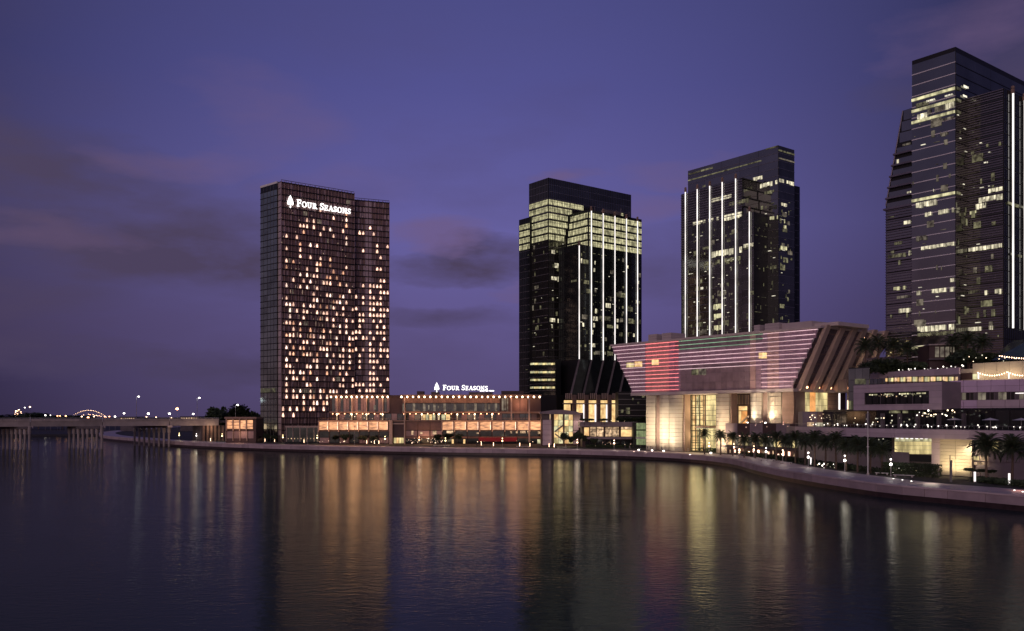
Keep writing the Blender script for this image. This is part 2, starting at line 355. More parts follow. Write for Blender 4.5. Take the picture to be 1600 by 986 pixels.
def glyph(ch):
    if ch == 'F': return .72, [bar(.12, 0, .3, 1), bar(0, 0, .42, .07), bar(0, .92, .68, 1), bar(.62, .74, .68, .92), bar(.3, .48, .52, .56), bar(.5, .38, .56, .66)]
    if ch == 'E': return .78, [bar(.12, 0, .3, 1), bar(0, 0, .7, .07), bar(0, .92, .68, 1), bar(.62, .74, .68, .92), bar(.3, .48, .52, .56), bar(.5, .38, .56, .66), bar(.65, .07, .71, .27)]
    if ch == 'O': return 1.02, arc(.5, .5, .48, .53, 0, 360, .17, .07, 20)
    if ch == 'U': return .98, [bar(.14, .35, .31, 1), bar(.02, .93, .44, 1), bar(.70, .35, .77, 1), bar(.56, .93, .92, 1)]+arc(.455, .36, .315, .38, 180, 360, .12, .09, 10)
    if ch == 'R': return .98, [bar(.12, 0, .3, 1), bar(0, 0, .42, .07), bar(0, .93, .35, 1), bar(.3, .93, .42, 1), bar(.3, .44, .42, .51)]+arc(.42, .72, .28, .28, -90, 90, .16, .07, 8)+[seg((.42, .46), (.78, .04), .17, .17), bar(.68, 0, .96, .07)]
    if ch == 'A': return .98, [seg((.14, .04), (.48, 1), .07), seg((.82, .04), (.48, 1), .17), bar(.28, .30, .70, .37), bar(0, 0, .30, .07), bar(.62, 0, .98, .07)]
    if ch == 'N': return 1.0, [bar(.14, 0, .21, 1), bar(.74, 0, .81, 1), seg((.16, .98), (.77, .02), .16), bar(.02, 0, .36, .07), bar(.0, .93, .2, 1), bar(.58, .93, .95, 1)]
    if ch == 'S': return .68, arc(.34, .73, .27, .27, 35, 270, .13, .09, 11)+arc(.32, .27, .29, .27, -145, 90, .13, .09, 11)+[bar(.54, .70, .60, .98), bar(.02, .02, .08, .32)]
    return .4, []
def hotel_sign(label, fc, u0, z0, cap, front, root_loc, tree_u, tree_h):
    rt = thing('hotel_sign', label, 'sign', root_loc)
    u = u0; k = 0
    for word, first in (('FOUR', 1), ('SEASONS', 1)):
        for i, ch in enumerate(word):
            h_ = cap if i == 0 else cap*.80
            adv, ps = glyph(ch); mb = MB()
            for j, q in enumerate(ps):
                e = front+.002*j
                fr = [fc.P(u+p.x*h_, e, z0+p.y*h_) for p in q]; bk = [fc.P(u+p.x*h_, front-.25, z0+p.y*h_) for p in q]
                mb.hexa(bk+fr)
            mb.build('letter', 'sign', rt); u += (adv+.07)*h_
        u += cap*.35
    # leafy tree emblem: trunk and rows of leaves
    mb = MB()
    def leafp(x, y, a, b_, rot, j):
        pts = []
        for q in range(8):
            an = 2*math.pi*q/8; X = a*math.cos(an); Yy = b_*math.sin(an); c, s_ = math.cos(rot), math.sin(rot); pts.append((x+X*c-Yy*s_, y+X*s_+Yy*c))
        n = len(mb.v); e = front+.002*j
        mb.v += [fc.P(tree_u+X, e, z0+Yy) for X, Yy in pts]+[fc.P(tree_u+X, front-.25, z0+Yy) for X, Yy in pts]
        mb.f.append(tuple(n+q for q in range(8))); mb.f.append(tuple(n+15-q for q in range(8)))
        for q in range(8): mb.f.append((n+q, n+(q+1) % 8, n+8+(q+1) % 8, n+8+q))
    H = tree_h; b0 = -H*.22; j = 0
    leafp(0, b0+H*.95, H*.03, H*.07, 0, 0)
    for r, (yy, hw) in enumerate(((.84, .06), (.73, .11), (.62, .15), (.51, .19), (.40, .22), (.29, .20))):
        n_ = r+2 if r < 5 else 4
        for q in range(n_):
            x = (-1+2*q/(n_-1))*hw*H; j += 1
            leafp(x, b0+H*yy, H*.036, H*.062, x/H*-1.6, j)
    leafp(0, b0+H*.5, H*.014, H*.42, 0, 40); leafp(0, b0+H*.09, H*.045, H*.10, 0, 41)
    mb.build('tree_emblem', 'sign', rt)
    return rt, u
# ------------------------------------------------------------------ hotel tower
Y1 = 520; z1t = zz(284, Y1)
C0 = gp(439, Y1); E0 = along(C0, VR, 553); RL = along(C0, -800, 433); L0 = along(RL, -800, 407)
Mf = Face(C0, E0); back = Vector((-.61, .79))*26
hotel = thing('hotel_tower', 'tall dark copper hotel tower dotted with warm lights, farthest left', 'tower', (C0.x, C0.y, 3))
volume('tower_core', 'copper_d', hotel, [C0, E0, E0+Vector((-.3, 1))*24, C0+back], 2.9, z1t)
Lb = Face(L0, RL); zl = zz(291, L0.y)
volume('side_wing', 'glass_b', hotel, [L0, RL, RL+Vector((0.3, .9))*22, L0+Vector((.3, .9))*22], 2.9, zl-1.2)
FH = 3.6
rf = MB(); Lb.add(rf, 0, Lb.L, zl-1.2, zl, .3, 24); rf.build('wing_roof', 'white', hotel)  # white colour stands in for the light on the roof edge
Rt = Face(along(C0, -270, 432.5), C0)
nfl = int((z1t-3)/FH)
# side wing: glass by floor, bands and posts
for k in range(nfl-1):
    za = z1t-(k+1)*FH
    if za < 3: break
    if za+FH < zl-1.5:
        Lb.piece('glass_panel', 'glass_g', hotel, .1, Lb.L*.42, za+.35, za+FH-.08, .1, .1)
        Lb.piece('glass_panel', 'glass_g', hotel, Lb.L*.42+.2, Lb.L-.1, za+.35, za+FH-.08, .1, .1)
fl = MB(); ml = MB()
for k in range(nfl+1):
    za = z1t-k*FH
    if za < zl-1.4: Lb.add(fl, 0, Lb.L, za-.1, za+.22, .35, .3)
    Rt.add(fl, 0, Rt.L, za-.1, za+.22, .3, .3)
for u in [Lb.L*f for f in (.2, .42, .62, .8)]: Lb.add(ml, u, u+.14, 3, zl-1.3, .3, .28)
fl.build('floor_band', 'black', hotel, 'stuff'); ml.build('mullion', 'metal', hotel, 'stuff')
for k in range(nfl): Rt.piece('corner_panel', 'copper_l', hotel, .05, Rt.L-.05, z1t-(k+1)*FH+.25, z1t-k*FH-.12, .12, .1)
# main face: copper screens, fins and slabs
def copper_face(fc, zt, zb, bay, seed, hotel=hotel):
    r = random.Random(seed); A_ = MB(); B_ = MB(); S_ = MB(); F_ = MB(); nb = int(fc.L/bay); bay = fc.L/nb; n = int((zt-zb)/FH)
    for k in range(n+1):
        za = zt-k*FH; fc.add(S_, 0, fc.L, za-.5, za, .80, .78)
        if k == n: break
        for j in range(nb):
            for h2 in (0, .5):
                q = r.random()
                if q < .42: fc.add(A_ if q < .2 else B_, (j+h2)*bay+.12, (j+h2+.5)*bay-.12, za-FH+.1, za-.34, .12, .08)
    for j in range(nb+1):
        fc.add(F_, j*bay-.09, j*bay+.09, zb, zt+.6, .75, .7)
        if j < nb: fc.add(F_, (j+.5)*bay-.05, (j+.5)*bay+.05, zb, zt, .5, .45)
    A_.build('copper_screen', 'copper_l', hotel, 'stuff'); B_.build('copper_screen', 'brown', hotel, 'stuff')
    S_.build('floor_band', 'black', hotel, 'stuff'); F_.build('copper_fin', 'copper', hotel, 'stuff')
    return bay, n
bay, nm = copper_face(Mf, z1t, 3.1, 2.05, 3)
wl = MB()   # lantern shaped window light
prof = [(-.16, 1), (.16, 1), (.24, .72), (.48, .48), (.44, 0), (-.44, 0), (-.48, .48), (-.24, .72)]
wl.v += [(x, 0, z) for x, z in prof]+[(x, .12, z) for x, z in prof]; wl.f += [tuple(range(8)), tuple(range(15, 7, -1))]+[(k, (k+1) % 8, 8+(k+1) % 8, 8+k) for k in range(8)]
WLM = wl.mesh('window lantern', 'room')
WLMS = [WLM, WLM, WLM]
for m_ in ('room2', 'room3'): w2 = WLM.copy(); w2.materials.clear(); w2.materials.append(M[m_]); WLMS.append(w2)
rl = random.Random(11)
WMORE = MB(); WCOUNT = [0]
def window_light(fc, u, z, w=1.25, h=2.4):
    WCOUNT[0] += 1
    if WCOUNT[0] > 296:
        fc.prism(WMORE, [(u+x*w, z+zq*h) for x, zq in reversed(prof)], .62, .12); return
    o = bpy.data.objects.new('lit_window', rl.choice(WLMS) if fc is Mf else rl.choice(WLMS[:3])); link(o, hotel)
    w_ = Matrix.Translation(fc.P(u, .62, z)) @ Matrix.Rotation(fc.ang, 4, 'Z') @ Matrix.Diagonal((w, 1, h, 1)); o.matrix_basis = wmat(hotel).inverted() @ w_
nb = int(round(Mf.L/bay)); cnt = 0
for k in range(3, nm-7):
    d = min(.52, .10+.021*(k-3)); row = []
    for j in range(1, nb):
        if rl.random() < d and not (row and row[-1] == j-1 and rl.random() < .5):
            row.append(j); window_light(Mf, (j+.5)*bay, z1t-(k+1)*FH+.35, 1.0+.25*rl.random(), 1.7+.6*rl.random()); cnt += 1
for k, js in ((nm-7, (1, 3, 4, 6, 8, 9, 11, 13)), (nm-6, (6, 9, 10, 12, 13)), (nm-5, (0, 2, 4, 6, 8, 9, 12)), (nm-4, (0, 3))):
    for j in js: window_light(Mf, (j+.5)*bay, z1t-(k+1)*FH+.3, 1.2, 2.4); cnt += 1
# right wing of the hotel
A1 = gp(553.4, E0.y+3.5); B1 = along(A1, 4300, 608); Rw = Face(A1, B1); z1r = zz(312, A1.y)
volume('east_wing', 'copper_d', hotel, [A1, B1, B1+Vector((-.4, .9))*18, A1+Vector((-.4, .9))*18], 2.9, z1r)
bay2, nm2 = copper_face(Rw, z1r, 3.1, 2.05, 5)
nb2 = int(round(Rw.L/bay2))
pal = MB()
for j in range(nb2):
    if j in (3, 4): Rw.add(pal, (j+.15)*bay2, (j+.85)*bay2, 20, z1r, .3, .1)
pal.build('pale_screen', 'copper_l', hotel)
colw = [.30, .50, .36, .16, .58, .72, .36, .66, .52, .30]
for k in range(3, 33):
    for j in range(nb2):
        if rl.random() < colw[min(j, 9)]*min(1.05, .14+k*.037): window_light(Rw, (j+.5)*bay2, z1r-(k+1)*FH+.4, 1.15+.3*rl.random(), 1.7+.5*rl.random()); cnt += 1
WMORE.build('lit_window', 'room', hotel, 'stuff'); print('hotel windows', cnt)
dimr = MB()
for k in range(nm-6):
    for q in range(3):
        if rl.random() < .3: u = rl.uniform(1, Mf.L-5); z_ = z1t-(k+1)*FH; Mf.add(dimr, u, u+rl.choice((.5, .9, 2.6)), z_+.4, z_+2.8, .2, .06)
dimr.build('dim_window', 'softlit', hotel, 'stuff')
glm = MB()                                             # small vertical glints between the fins, mid height
for k in range(14, 30):
    for j in range(1, nb-1):
        if rl.random() < (.42 if 3 < j < 15 else .12)*(1-abs(k-19)/12): u = (j+rl.choice((.0, .5, 1)))*bay+.1; z_ = z1t-(k+1)*FH; Mf.add(glm, u, u+.13, z_+.4, z_+rl.uniform(1.5, 3.2), .8, .06)
for k in range(4, nm-5):
    for j in range(nb):
        if rl.random() < .10: u = (j+rl.random())*bay; z_ = z1t-(k+1)*FH; Mf.add(glm, u, u+.22, z_+.5, z_+1.1, .5, .06)
glm.build('small_room_light', 'softlit2', hotel, 'stuff')
for px0, px1 in ((408, 437), (456, 492)):
    f_ = Lb if px0 < 430 else Mf; g_ = MB(); n_ = 12
    for q in range(n_):
        a = f_.u(px0+(min(px1, 431.5 if f_ is Lb else px1)-px0)*q/n_); z_ = f_.z(px0, 612)
        f_.add(g_, a+.2, a+.7, z_-.6, z_+1.9, .5, .1)
    g_.build('lit_sky_lobby', 'officed' if f_ is Lb else 'softlit', hotel, 'stuff')
# crown fence
cr = MB()
for f_, zt in ((Mf, z1t), (Rw, z1r)):
    f_.add(cr, 0, f_.L, zt+1.0, zt+1.25, .5, .25)
    for q in range(int(f_.L/3)+1): f_.add(cr, q*3, q*3+.12, zt, zt+1.1, .5, .12)
cr.build('roof_rail', 'brown_d', hotel)
fpx = Mf
u_t = fpx.u(452.5); zs = fpx.z(462, 324)
hotel_sign('white lit lettering with leaf emblem high on the hotel tower face', fpx, fpx.u(462.5), fpx.z(505, 330.5)+.6, 3.95, 1.3, (C0.x, C0.y, zs), u_t, 7.2)
# low glass pavilion at the foot and entrance canopy
ft = thing('entrance_pavilion', 'low framed pavilion at the foot of the hotel tower', 'pavilion', (*gp(470, 495), 3))
Pf = Face(gp(446, 495), gp(498, 495))
volume('pavilion_core', 'glass_b', ft, [Pf.P(0, 0, 0)[:2], Pf.P(Pf.L, 0, 0)[:2], Pf.P(Pf.L, -12, 0)[:2], Pf.P(0, -12, 0)[:2]], 2.9, zz(667, 495))
Pf.pp('roof_beam', 'fin', ft, 446, 498, 665.5, 668, .6, 1.2)
for px in (448, 458, 469, 480, 491, 497): Pf.pp('post', 'fin', ft, px-.6, px+.6, 668, 690, .5, .5)
for q in range(5): Pf.pp('glass_panel', 'glass_b', ft, 449+q*10, 457+q*10, 670, 683, .15, .1)
for q in range(9): Pf.pp('wall_light', 'shop', ft, 450+q*5, 451.2+q*5, 684.5, 686, .5, .1)
# ------------------------------------------------------------------ office towers
OF = 4.15
def office(fc, root, zt, zb, gm='glass', fh=OF, u0=0, u1=None, trim=None, mull=1.5, louv=False, pw=None, mm='black', seed=1):
    """one curtain wall: a glass panel per storey, trim lines, mullions or horizontal louvers"""
    u1 = fc.L if u1 is None else u1; n = int((zt-zb)/fh+.5); pw = pw or (u1-u0); npn = max(1, int(round((u1-u0)/pw))); w = (u1-u0)/npn
    T = MB(); V = MB(); Lv = MB()
    for k in range(n):
        za = max(zb, zt-(k+1)*fh); zc = zt-k*fh
        for q in range(npn): fc.piece('glass_panel', gm, root, u0+q*w+.06, u0+(q+1)*w-.06, za+.30, zc-.06, .12+R.uniform(0, .02), .1)
        if trim: fc.add(T, u0, u1, za, za+(.34 if trim == 'line' else .24), .26, .24)
        if louv:
            for z_ in (.9, 1.8, 2.7, 3.6): fc.add(Lv, u0, u1, za+z_, za+z_+.3, .55, .35)
    if mull:
        nv = int((u1-u0)/mull)
        for q in range(nv+1):
            a = u0+(u1-u0)*q/nv; fc.add(V, a-.05, a+.05, zb, zt, .28, .2)
    if trim: T.build('trim_line', trim, root, 'stuff')
    if mull: V.build('mullion', mm, root, 'stuff')
    if louv: Lv.build('louver', 'louver', root, 'stuff')
def room(fc, root, px0, px1, py0, py1, m='officeb', front=.34):
    """a lit window row seen from py0 to py1 at the middle, following the storey"""
    o = fc.pp('lit_window', m, root, px0, px1, py0, py1, front, .06); return o
def rooms_row(fc, root, px0, px1, py, h, m='officeb', step=4.6, fill=.75, seed=0, front=.34, pyref=None):
    r = random.Random(int(px0*7+py*13+seed)); x = px0; z = fc.z(pyref or px0, py); hh = h*fc.Y(px0)/F; fm = MB()
    while x < px1-.5:
        e = min(px1, x+step*r.uniform(.8, 1.25)); ua, ub = fc.u(x), fc.u(e)
        if r.random() < fill:
            zc = hh*r.uniform(.72, 1.0)
            fc.piece('lit_window', m, root, ua+.12, ub-.12, z-zc, z, front, .06)
        x = e
def scatter(fc, root, n, px0, px1, zb, zt, seed, mats=('officeb', 'officed', 'officed', 'softlit', 'tile'), fh=OF, ztop=None, front=.34):
    r = random.Random(seed); ztop = ztop or zt
    for _ in range(n):
        k = r.randint(0, int((zt-zb)/fh)-1); z = ztop-(int((ztop-zt)/fh)+k+1)*fh; u = r.uniform(fc.u(px0), fc.u(px1)-2); m = r.choice(mats)
        if z < zb: continue
        if m == 'tile': fc.piece('ceiling_light', m, root, u, u+r.uniform(.5, 2.0), z+3.1, z+3.38, front, .06)
        else: fc.piece('lit_window', m, root, u, min(fc.L, u+r.choice((.8, 1.3, 1.3, 2.6, 4))), z+r.uniform(.5, 1.4), z+r.uniform(2.8, 3.7), front, .06)
def ledline(fc, root, px, pyt, pyb, w=.36, cap=True):
    fc.piece('light_fin', 'led', root, fc.u(px)-w/2, fc.u(px)+w/2, fc.z(px, pyb), fc.z(px, pyt), 1.15, .5)
    fc.piece('fin_web', 'black', root, fc.u(px)-.12, fc.u(px)+.12, fc.z(px, pyb), fc.z(px, pyt), .65, .6)
    if cap: 
        m_ = MB(); fc.add(m_, fc.u(px)-.5, fc.u(px)+.5, fc.z(px, pyt), fc.z(px, pyt)+1.6, 1.3, 1.0); m_.ball(fc.P(fc.u(px), .8, fc.z(px, pyt)+2.2), .7)
        m_.build('fin_cap', 'brown', root)
IN = Vector((.607, -.795)); VE = Vector((.795, .607))
def xy(*a): return [tuple(p)[:2] for p in a]
def glow_rows(fc, root, px0, px1, zb, zt, seed, dens=.3, fh=OF, m='officed', front=.33):
    r = random.Random(seed); mb = MB(); n = int((zt-zb)/fh); u0, u1 = fc.u(px0), min(fc.L-.2, fc.u(px1))
    for k in range(n):
        if r.random() < .35: continue
        u = u0+r.uniform(0, 3); d = dens*r.uniform(.2, 1.8)
        while u < u1-1.2:
            w = r.choice((.5, .9, 1.2, 2.2)); z = zt-(k+1)*fh
            if r.random() < d:
                w = min(w, u1-u)
                if r.random() < .6: fc.add(mb, u, u+w, z+3.2, z+3.42, front, .06)
                else: fc.add(mb, u, u+w*.6, z+r.uniform(.6, 2), z+r.uniform(2.2, 3), front, .06)
            u += w+r.uniform(.3, 2.2)
    mb.build('ceiling_glow', m, root, 'stuff')
# ---- tower with the bright crown
C = gp(857, 540); zt2 = zz(277.5, 540); Lc = along(C, VL, 827.2); Rc = along(C, VR, 985.6)
T2 = thing('office_tower', 'black office tower with a band of bright yellow floors under its top', 'tower', (C.x, C.y, 3))
volume('tower_core', 'black', T2, [Lc, C, Rc, Rc-IN*24, Lc+VE*28], 2.9, zt2)
fL = Face(Lc, C); fR = Face(C, Rc)
office(fL, T2, zt2, 3, 'glass', trim='metal', pw=30); office(fR, T2, zt2, 3, 'glass', trim='metal', pw=30)
zb2 = [zt2-OF*k for k in range(60)]
LROW = MB()
def litrow(fc, u0, u1, zt, h=3.0, m='roomy', pane=3.4, root=T2, front=.36):
    n = max(1, int(round((u1-u0)/pane)))
    for q in range(n): fc.piece('lit_window', m, root, u0+(u1-u0)*q/n+.07, u0+(u1-u0)*(q+1)/n-.07, zt-h, zt, front, .06)
    for q in range(int((u1-u0)/1.35)+1):
        if u1-u0 > 3: fc.add(LROW, u0+q*1.35-.07, u0+q*1.35+.07, zt-h-.1, zt+.1, front+.3, .28)
    if u1-u0 > 3: fc.add(LROW, u0, u1, zt-h*.34-.08, zt-h*.34+.04, front+.24, .2)
for k in range(6):
    zr = zz(311.3, 540)-k*OF*1.02
    litrow(fL, .3, fL.L, zr); 
    uend = fR.u([911, 893, 890, 886, 883, 881][k]); litrow(fR, 0, uend, zr)
Wl0 = along(Lc-VE*1.5, VL, 815.6); Wf = Face(Wl0, along(Wl0, VR, 829)); 
wA = along(Lc, VL, 815.6)-VE*2; wB = Lc-VE*2+IN*3
Wf = Face(wA, wB); zw = zz(343.7, wA.y)
volume('west_wing', 'black', T2, [wA, wB, wB+VE*14, wA+VE*14], 2.9, zw); office(Wf, T2, zw, 3, 'glass_b', trim='metal', pw=30)
for k in range(4): litrow(Wf, .2, Wf.L, zz(353, wA.y)-k*OF*1.02, m='roomy')
# protruding eastern volume
S = Vector((45.4, 533.7)); SR = along(S, VR, 1002); zs2 = 141.0; SL = S-IN*18.5
volume('east_volume', 'black', T2, [SL, S, SR, SR-IN*22], 2.9, zs2)
fS = Face(S, SR); fSL = Face(SL, S)
office(fS, T2, zs2, 51, 'glass_b', louv=False, mull=1.4, pw=11.5); office(fSL, T2, zs2, 51, 'glass_b', pw=30)
for k in range(5):
    litrow(fS, .2, fS.L-.2, zs2-1.2-k*OF*1.02-.6); litrow(fSL, [3, 2, 1, .4, .2][k], fSL.L-.1, zs2-1.8-k*OF*1.02, m='roomy')
Lo = fS.P(fS.u(902.5), 0, 0)[:2]; Lo = Vector(Lo); LoL = Lo-IN*17; zlo = zz(381, Lo.y)
volume('lower_step', 'black', T2, [LoL, Lo, S+VE*.5, S-IN*16], 2.9, zlo)
fLo = Face(LoL, Lo); fLo2 = Face(Lo, S); office(fLo, T2, zlo, 51, 'glass_b', pw=30); office(fLo2, T2, zlo, 51, 'glass_b', pw=30, mull=1.4)
for px, pt in ((903.5, 384), (922.5, 330), (941, 334), (959.3, 338), (977.3, 342), (994.6, 346)): ledline(fS, T2, px, pt, 563)

roofbits = MB()
for px in (931, 965, 972, 985): fS.add(roofbits, fS.u(px), fS.u(px)+.3, zs2, zs2+R.uniform(2, 5), -1, .3)
fS.add(roofbits, fS.u(951), fS.u(975), zs2, zs2+3, -3, 4); roofbits.build('roof_plant', 'conc_d', T2)
litrow(fR, fR.u(954), fR.u(974), zz(331, fR.Y(960)), 2.2)
scatter(fS, T2, 70, 904, 1000, 52, 116, 2); scatter(fL, T2, 16, 829, 856, 52, 128, 4, ('officed', 'tile', 'softlit')); scatter(fR, T2, 26, 858, 886, 56, 128, 5, ('officed', 'tile', 'officeb'))
LROW.build('window_mullion', 'black', T2, 'stuff')
rooms_row(fR, T2, 870, 896, 419, 6, 'officed', fill=.9); rooms_row(fLo, T2, 893, 902, 438, 4, 'officed')
for py in (452, 473, 492): rooms_row(fS, T2, 905, 1000, py, 8, 'officed', fill=.25, step=9, pyref=920)
glow_rows(fS, T2, 904, 1001, 52, 116, 61, .30); glow_rows(fL, T2, 828, 857, 52, 128, 62, .22); glow_rows(fR, T2, 858, 886, 52, 128, 63, .3); glow_rows(Wf, T2, 816, 828, 20, 118, 64, .15)
# base: dark block with four yellow bars, slanted struts and the glowing lobby
K = gp(868.5, 528); KL = along(K, VL, 828); fK = Face(KL, K); zk = zz(566, 528)
volume('base_block', 'black', T2, [KL, K, K+VE*4, K+VE*4-IN*20, KL+VE*6], 2.9, zk+2); office(fK, T2, zk, 3, 'glass_b', pw=30, mull=0, trim='metal')
for py in (567.5, 580.5, 592.5, 604.5):
    for q in range(6): fK.pp('lit_window', 'pale' if q % 2 else 'roomy', T2, 829.5+q*6.4, 829.5+(q+1)*6.4-.2, py-.4, py+2.6, .5, .1)
Bf = Face(Lo+Vector((-12, -3)), Lo+Vector((-12, -3))+VE*56)
volume('lobby_core', 'black', T2, [Bf.P(0, -1, 0)[:2], Bf.P(52, -1, 0)[:2], Bf.P(52, -16, 0)[:2], Bf.P(0, -16, 0)[:2]], 2.9, zz(617, 525))
sk = MB(); zl0, zl1 = zz(617, 525), 51.5
for px in (903.5, 922.5, 941, 959.3, 977.3, 994.6):
    t_ = Vector(fS.P(fS.u(px), 1.0, zl1)); b_ = Vector(fS.P(fS.u(px)-9.3, 4.0, zl0)); st = MB()
    st.hexa([tuple(b_+Vector(v)) for v in ((-.6, -.5, 0), (.6, -.5, 0), (.6, .8, 0), (-.6, .8, 0))]+[tuple(t_+Vector(v)) for v in ((-.5, -.4, 0), (.5, -.4, 0), (.5, .6, 0), (-.5, .6, 0))])
    st.build('slanted_strut', 'conc_d', T2)
    c_ = MB(); c_.tube(fS.P(fS.u(px), .5, zl0), fS.P(fS.u(px), .5, zl1), .15, .15, 6); c_.build('post', 'conc_d', T2)
gl = MB(); gl.poly([fS.P(fS.u(903)-9, 3.2, zl0), fS.P(fS.u(1002), 3.2, zl0), fS.P(fS.u(1002), .3, zl1), fS.P(fS.u(903), .3, zl1)]); gl.build('glass_skirt', 'glass_b', T2)
lobby = Face(Vector(fS.P(fS.u(903)-11, 4.2, 0)[:2]), Vector(fS.P(fS.u(1000), 4.2, 0)[:2]))
lobby_wall = MB(); lobby.add(lobby_wall, 0, lobby.L, 3, zl0, 0, .5); lobby_wall.build('lobby_wall', 'brown_d', T2)
xs = [(881, 893.5), (900.5, 912.5), (919.5, 931), (937.5, 948.5), (954.5, 966.5)]
for i, (a, b_) in enumerate(xs):
    lobby.pp('lobby_window', 'gold', T2, a, b_, 625.5, 630, .2, .1); lobby.pp('lobby_window', 'gold', T2, a, b_-2.5, 632, 660, .2, .1)
    lobby.pp('lit_pier', 'bulby' if 0 else 'led', T2, b_-2.3, b_-.3, 632, 660, .45, .2) if i else None
    for q in range(4): lobby.pp('fin', 'fin', T2, a+2.2+q*2.9, a+3.0+q*2.9, 614.5, 623.5, .7, .5)
    lobby.pp('pier', 'brown', T2, b_+.2, b_+5.8, 617, 660, .9, .9)
lobby.pp('canopy_beam', 'fin', T2, 879, 992, 630.3, 631.6, 1.6, 1.6)
scatter(fS, T2, 0, 904, 1000, 52, 116, 2)
# dark neighbour behind the two
gb = thing('dark_building', 'dark low office block glimpsed between the crowned tower and the museum like hall', 'building', (*gp(990, 505), 3))
Gf = Face(gp(966, 500), gp(1014, 500)); volume('wall', 'black', gb, [Gf.P(0, 0, 0)[:2], Gf.P(Gf.L, 0, 0)[:2], Gf.P(Gf.L, -15, 0)[:2], Gf.P(0, -15, 0)[:2]], 2.9, zz(612, 500))
for k in range(5): Gf.pp('floor_band', 'metal', gb, 966, 1014, 615+k*8.5, 615.8+k*8.5, .3, .3)
for (a, b_, c_, d_) in ((978, 984, 637, 647), (1003, 1007, 613, 621), (996, 999, 628, 631), (970, 974, 640, 645), (988, 990, 622, 625)): Gf.pp('lit_window', 'officed', gb, a, b_, c_, d_, .3, .1)
# ---- middle right tower with light fins on its left face
C4 = gp(1216, 486); zt4 = zz(227, 486); L4 = along(C4, VL, 1075); R4 = along(C4, VR, 1241)
T4 = thing('office_tower', 'dark office tower behind the pink lit hall, white light fins on its left face', 'tower', (C4.x, C4.y, 3))
volume('tower_core', 'black', T4, [L4, C4, R4, R4-IN*10, L4+VE*20], 2.9, zt4)
f4 = Face(L4, C4); f4r = Face(C4, R4)
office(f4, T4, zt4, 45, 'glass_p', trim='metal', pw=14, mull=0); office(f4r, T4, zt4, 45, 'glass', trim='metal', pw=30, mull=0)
S4 = Vector((126, 490)); S4L = along(S4, VL, 1064.5); z4s = zz(279, 490)
volume('west_volume', 'black', T4, [S4L, S4, S4+VE*12, S4L+VE*12], 2.9, z4s)
f4s = Face(S4L, S4); office(f4s, T4, z4s, 45, 'glass', louv=False, mull=0, pw=9.5, trim='louver')
lv = MB()
for k in range(42):
    f4s.add(lv, 0, f4s.L*(1 if k < 14 else .12), z4s-1.4*k-1.2, z4s-1.4*k-.8, .6, .35)
lv.build('louver', 'louver', T4, 'stuff')
LoR = Vector((130.7, 483.9)); z4l = zz(331, 484); volume('lower_step', 'black', T4, [S4-VE*0-IN*1, LoR, LoR+VE*13, S4+VE*13], 2.9, z4l)
f4l = Face(S4, LoR); office(f4l, T4, z4l, 45, 'glass', mull=0, trim='louver', pw=30)
f4b = Face(LoR, LoR+VE*13)
for i in range(7):   # stepped terraces between the fin face and the slab
    zc = z4s-i*OF*1.3; a = S4+IN*(.9*i); volume('terrace_step', 'glass', T4, [a-IN*2, a, a+VE*(11.5), a-IN*2+VE*11.5], zc-OF*1.3+.9, zc-.2)
    volume('terrace_slab', 'black', T4, [a-IN*2, a+IN*.6-VE*.4, a+IN*.6+VE*11.5, a-IN*2+VE*11.5], zc-.2, zc+.35)
WA = along(R4, VR, 1241)-IN*3; wR = Face(WA+Vector((-1, 0)), along(WA, VR, 1249.6)); zw4 = zz(288, WA.y)
volume('east_wing', 'black', T4, [WA-VE*3, wR.B, wR.B-IN*14, WA-IN*14], 2.9, zw4); office(wR, T4, zw4, 45, 'glass_b', mull=0, pw=30, trim='louver')
for px, pt in ((1072.5, 300.5), (1091, 296), (1110.5, 291), (1130, 285), (1151, 279.5)): ledline(f4s, T4, px, pt, 535, .34)
ledline(f4l, T4, 1172.5, 331, 535, .34)
ca, cb, cc, cd = (1075.5, 1114, 271.5, 3), (1075.5, 1190, 281.5, 2), (1197, 1216, 232.5, 2.3), (1212, 1216, 244, 2)
for (a, b_, py, h_), m_ in ((ca, 'softlit'), (cb, 'softlit'), (cc, 'softlit')):
    u0, u1 = f4.u(a), f4.u(b_); zc = f4.z(a, py)
    for q in range(int((u1-u0)/5)+1): f4.piece('lit_strip', 'officed', T4, u0+q*5, min(u1, u0+q*5+4.8), zc-h_*.33, zc, .4, .1)
zc = f4r.z(1216, 233.5); f4r.piece('lit_strip', 'officed', T4, 0, f4r.L, zc-.8, zc, .4, .1); f4r.piece('lit_strip', 'softlit', T4, 0, f4r.L, zc-5, zc-4.3, .4, .1)
